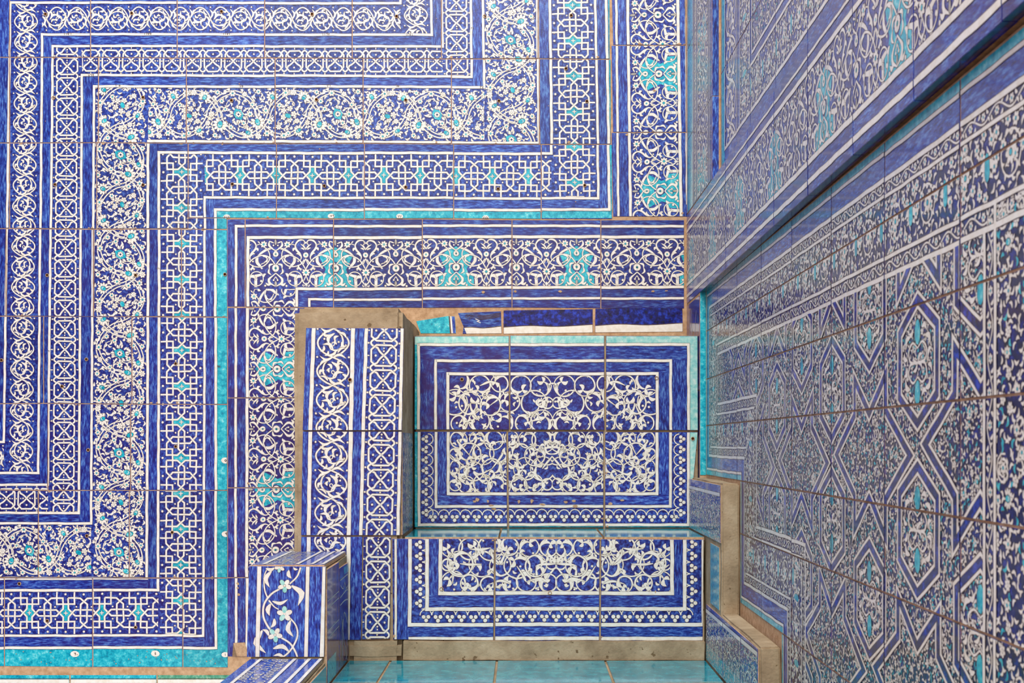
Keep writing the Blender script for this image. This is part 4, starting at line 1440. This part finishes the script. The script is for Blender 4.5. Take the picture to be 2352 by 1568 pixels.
for pts in ([(420, -330), (440, -400), (450, -410)], [(500, -320), (470, -370), (430, -415)], [(510, -370), (480, -330), (500, -415)], [(425, -345), (470, -320), (490, -400)],
            [(415, -300), (460, -296), (515, -298)], [(415, -285), (440, -279), (515, -284)], [(415, -268), (440, -276), (460, -262), (480, -272), (510, -262)], [(415, -250), (515, -252)]):
    D1.rib(bez([(min(p[0], 520), p[1]) for p in pts], 10), 2.2, 'S', 4, 0)
D1.poly(cell(412, 470, -246, -232), 'T', 2)
for v in (-270, -282, -322, -334):
    D1.rib(sub((530, v), (650, v - 2), 12), 1.6, 'S', 3, 0)
D1.poly(cell(560, 650, -419, -375), 'T', 1)
tile(lb, SL, cell(412, 524, -418, -228), D1, 'D', 1.0, 0, tint=0.5)
tile(lb, SL, cell(527, 655, -418, -216), D1, 'D', 1.0, 0, tint=0.5)
tile(lb, SL, cell(664, 860, -560, -380), None, 'F', 1.0, 0, tint=0.5)
SP = side(-233.6, 1)
D2 = Paint(); D2.put(UN['dense2'], None, (190, -180))
tile(lp, SP, cell(196, 396, -178, 24), D2, 'V', 1.0, 0, tint=0.2)

# right parapet
rp = boxes('stair_parapet', [(358, 390.5, 2074, 2454, -600, -71), (358, 390.5, 1742, 2076, -600, -306)], 'P', origin=(0.5, 2100 * K, EYE - 420 * K), bev=3, wob=0.8)
thing(rp, 'low stepped parapet of bare plaster against the side wall, right of the steps', 'parapet')
SR = side(356)
E1 = Paint()
E1.poly(cell(170, 600, -88, -70), 'H', 1)
lines(E1, [(170, -91), (600, -91)], 6, 'W', 9)
E1.put(UN['dense2'], [[1, 0], [0, .5]], (180, -190)); E1.put(UN['dense'], [[1, 0], [0, .5]], (385, -190))
for k in range(8):
    E1.rib(arc((205 + k * 50, -150), 24, 0, 180, 12), 3, 'W', 7, .8)
E1.poly(cell(170, 600, -190, -166), 'T', .7)
E1.bake()
tile(rp, SR, cell(184, 400, -179, -73), E1, 'B', 1.0, 0, tint=0.1)
tile(rp, SR, cell(400, 573, -179, -73), E1, 'B', 1.0, 0, tint=0.1)
tile(rp, SR, cell(462, 560, -302, -186), None, 'T', 1.0, 0, tint=0.1, name='edging_tile')
E2 = Paint()
lines(E2, [(410, -322), (905, -318)], 7, 'W', 9)
E2.poly(cell(400, 910, -440, -385), 'T', .7)
for k in range(9):
    E2.rib(arc((440 + k * 56, -385), 27, 0, 180, 14), 3.4, 'W', 7, .9)
    E2.rib(arc((440 + k * 56, -385), 17, 0, 180, 12), 2.6, 'W', 7, .9)
    leaf(E2, (440 + k * 56, -400), (440 + k * 56, -372), 8, 0, 7)
for k in range(3):
    E2.put(UN['dense2'], [[1, 0], [0, .5]], (405 + k * 205, -425))
E2.bake()
for a, b in ((411, 600), (600, 770), (770, 904)):
    tile(rp, SR, cell(a, b, -417, -309), E2, 'B', 1.0, 0, tint=0.1)
ground = boxes('floor', [(-9000, 9000, -14000, F - 1200, -1200, -1171)], 'O', origin=(0.0, -4.0, -0.02), bev=0)  # unseen ground, added to block sky light from below and bounce warm light
ground['kind'] = 'structure'
ground['label'] = 'sandy courtyard ground out of view, added to block sky light from below'
left = boxes('wall_left_light_block', [(-1820, -1720, -300, F + 100, -1171, 2300)], 'B', origin=(-1770 * K, 1.6, 0), bev=0)  # unseen wall, added to cut the sky light reaching the right wall
left['kind'] = 'structure'
left['label'] = 'blue side wall out of view at the left, added to keep sky light off the right wall'
court_block = boxes('wall_far_sky_block', [(-9000, 9000, -6400, -6100, -1171, 1450)], 'O', origin=(0.0, -6250 * K, 0), bev=0)  # unseen wall, added to hide the low sky; height set for glaze reflections
court_block['kind'] = 'structure'
court_block['label'] = 'plain brick coloured wall behind the viewer, added to block the low sky from the tiles'
bpy.context.view_layer.update()
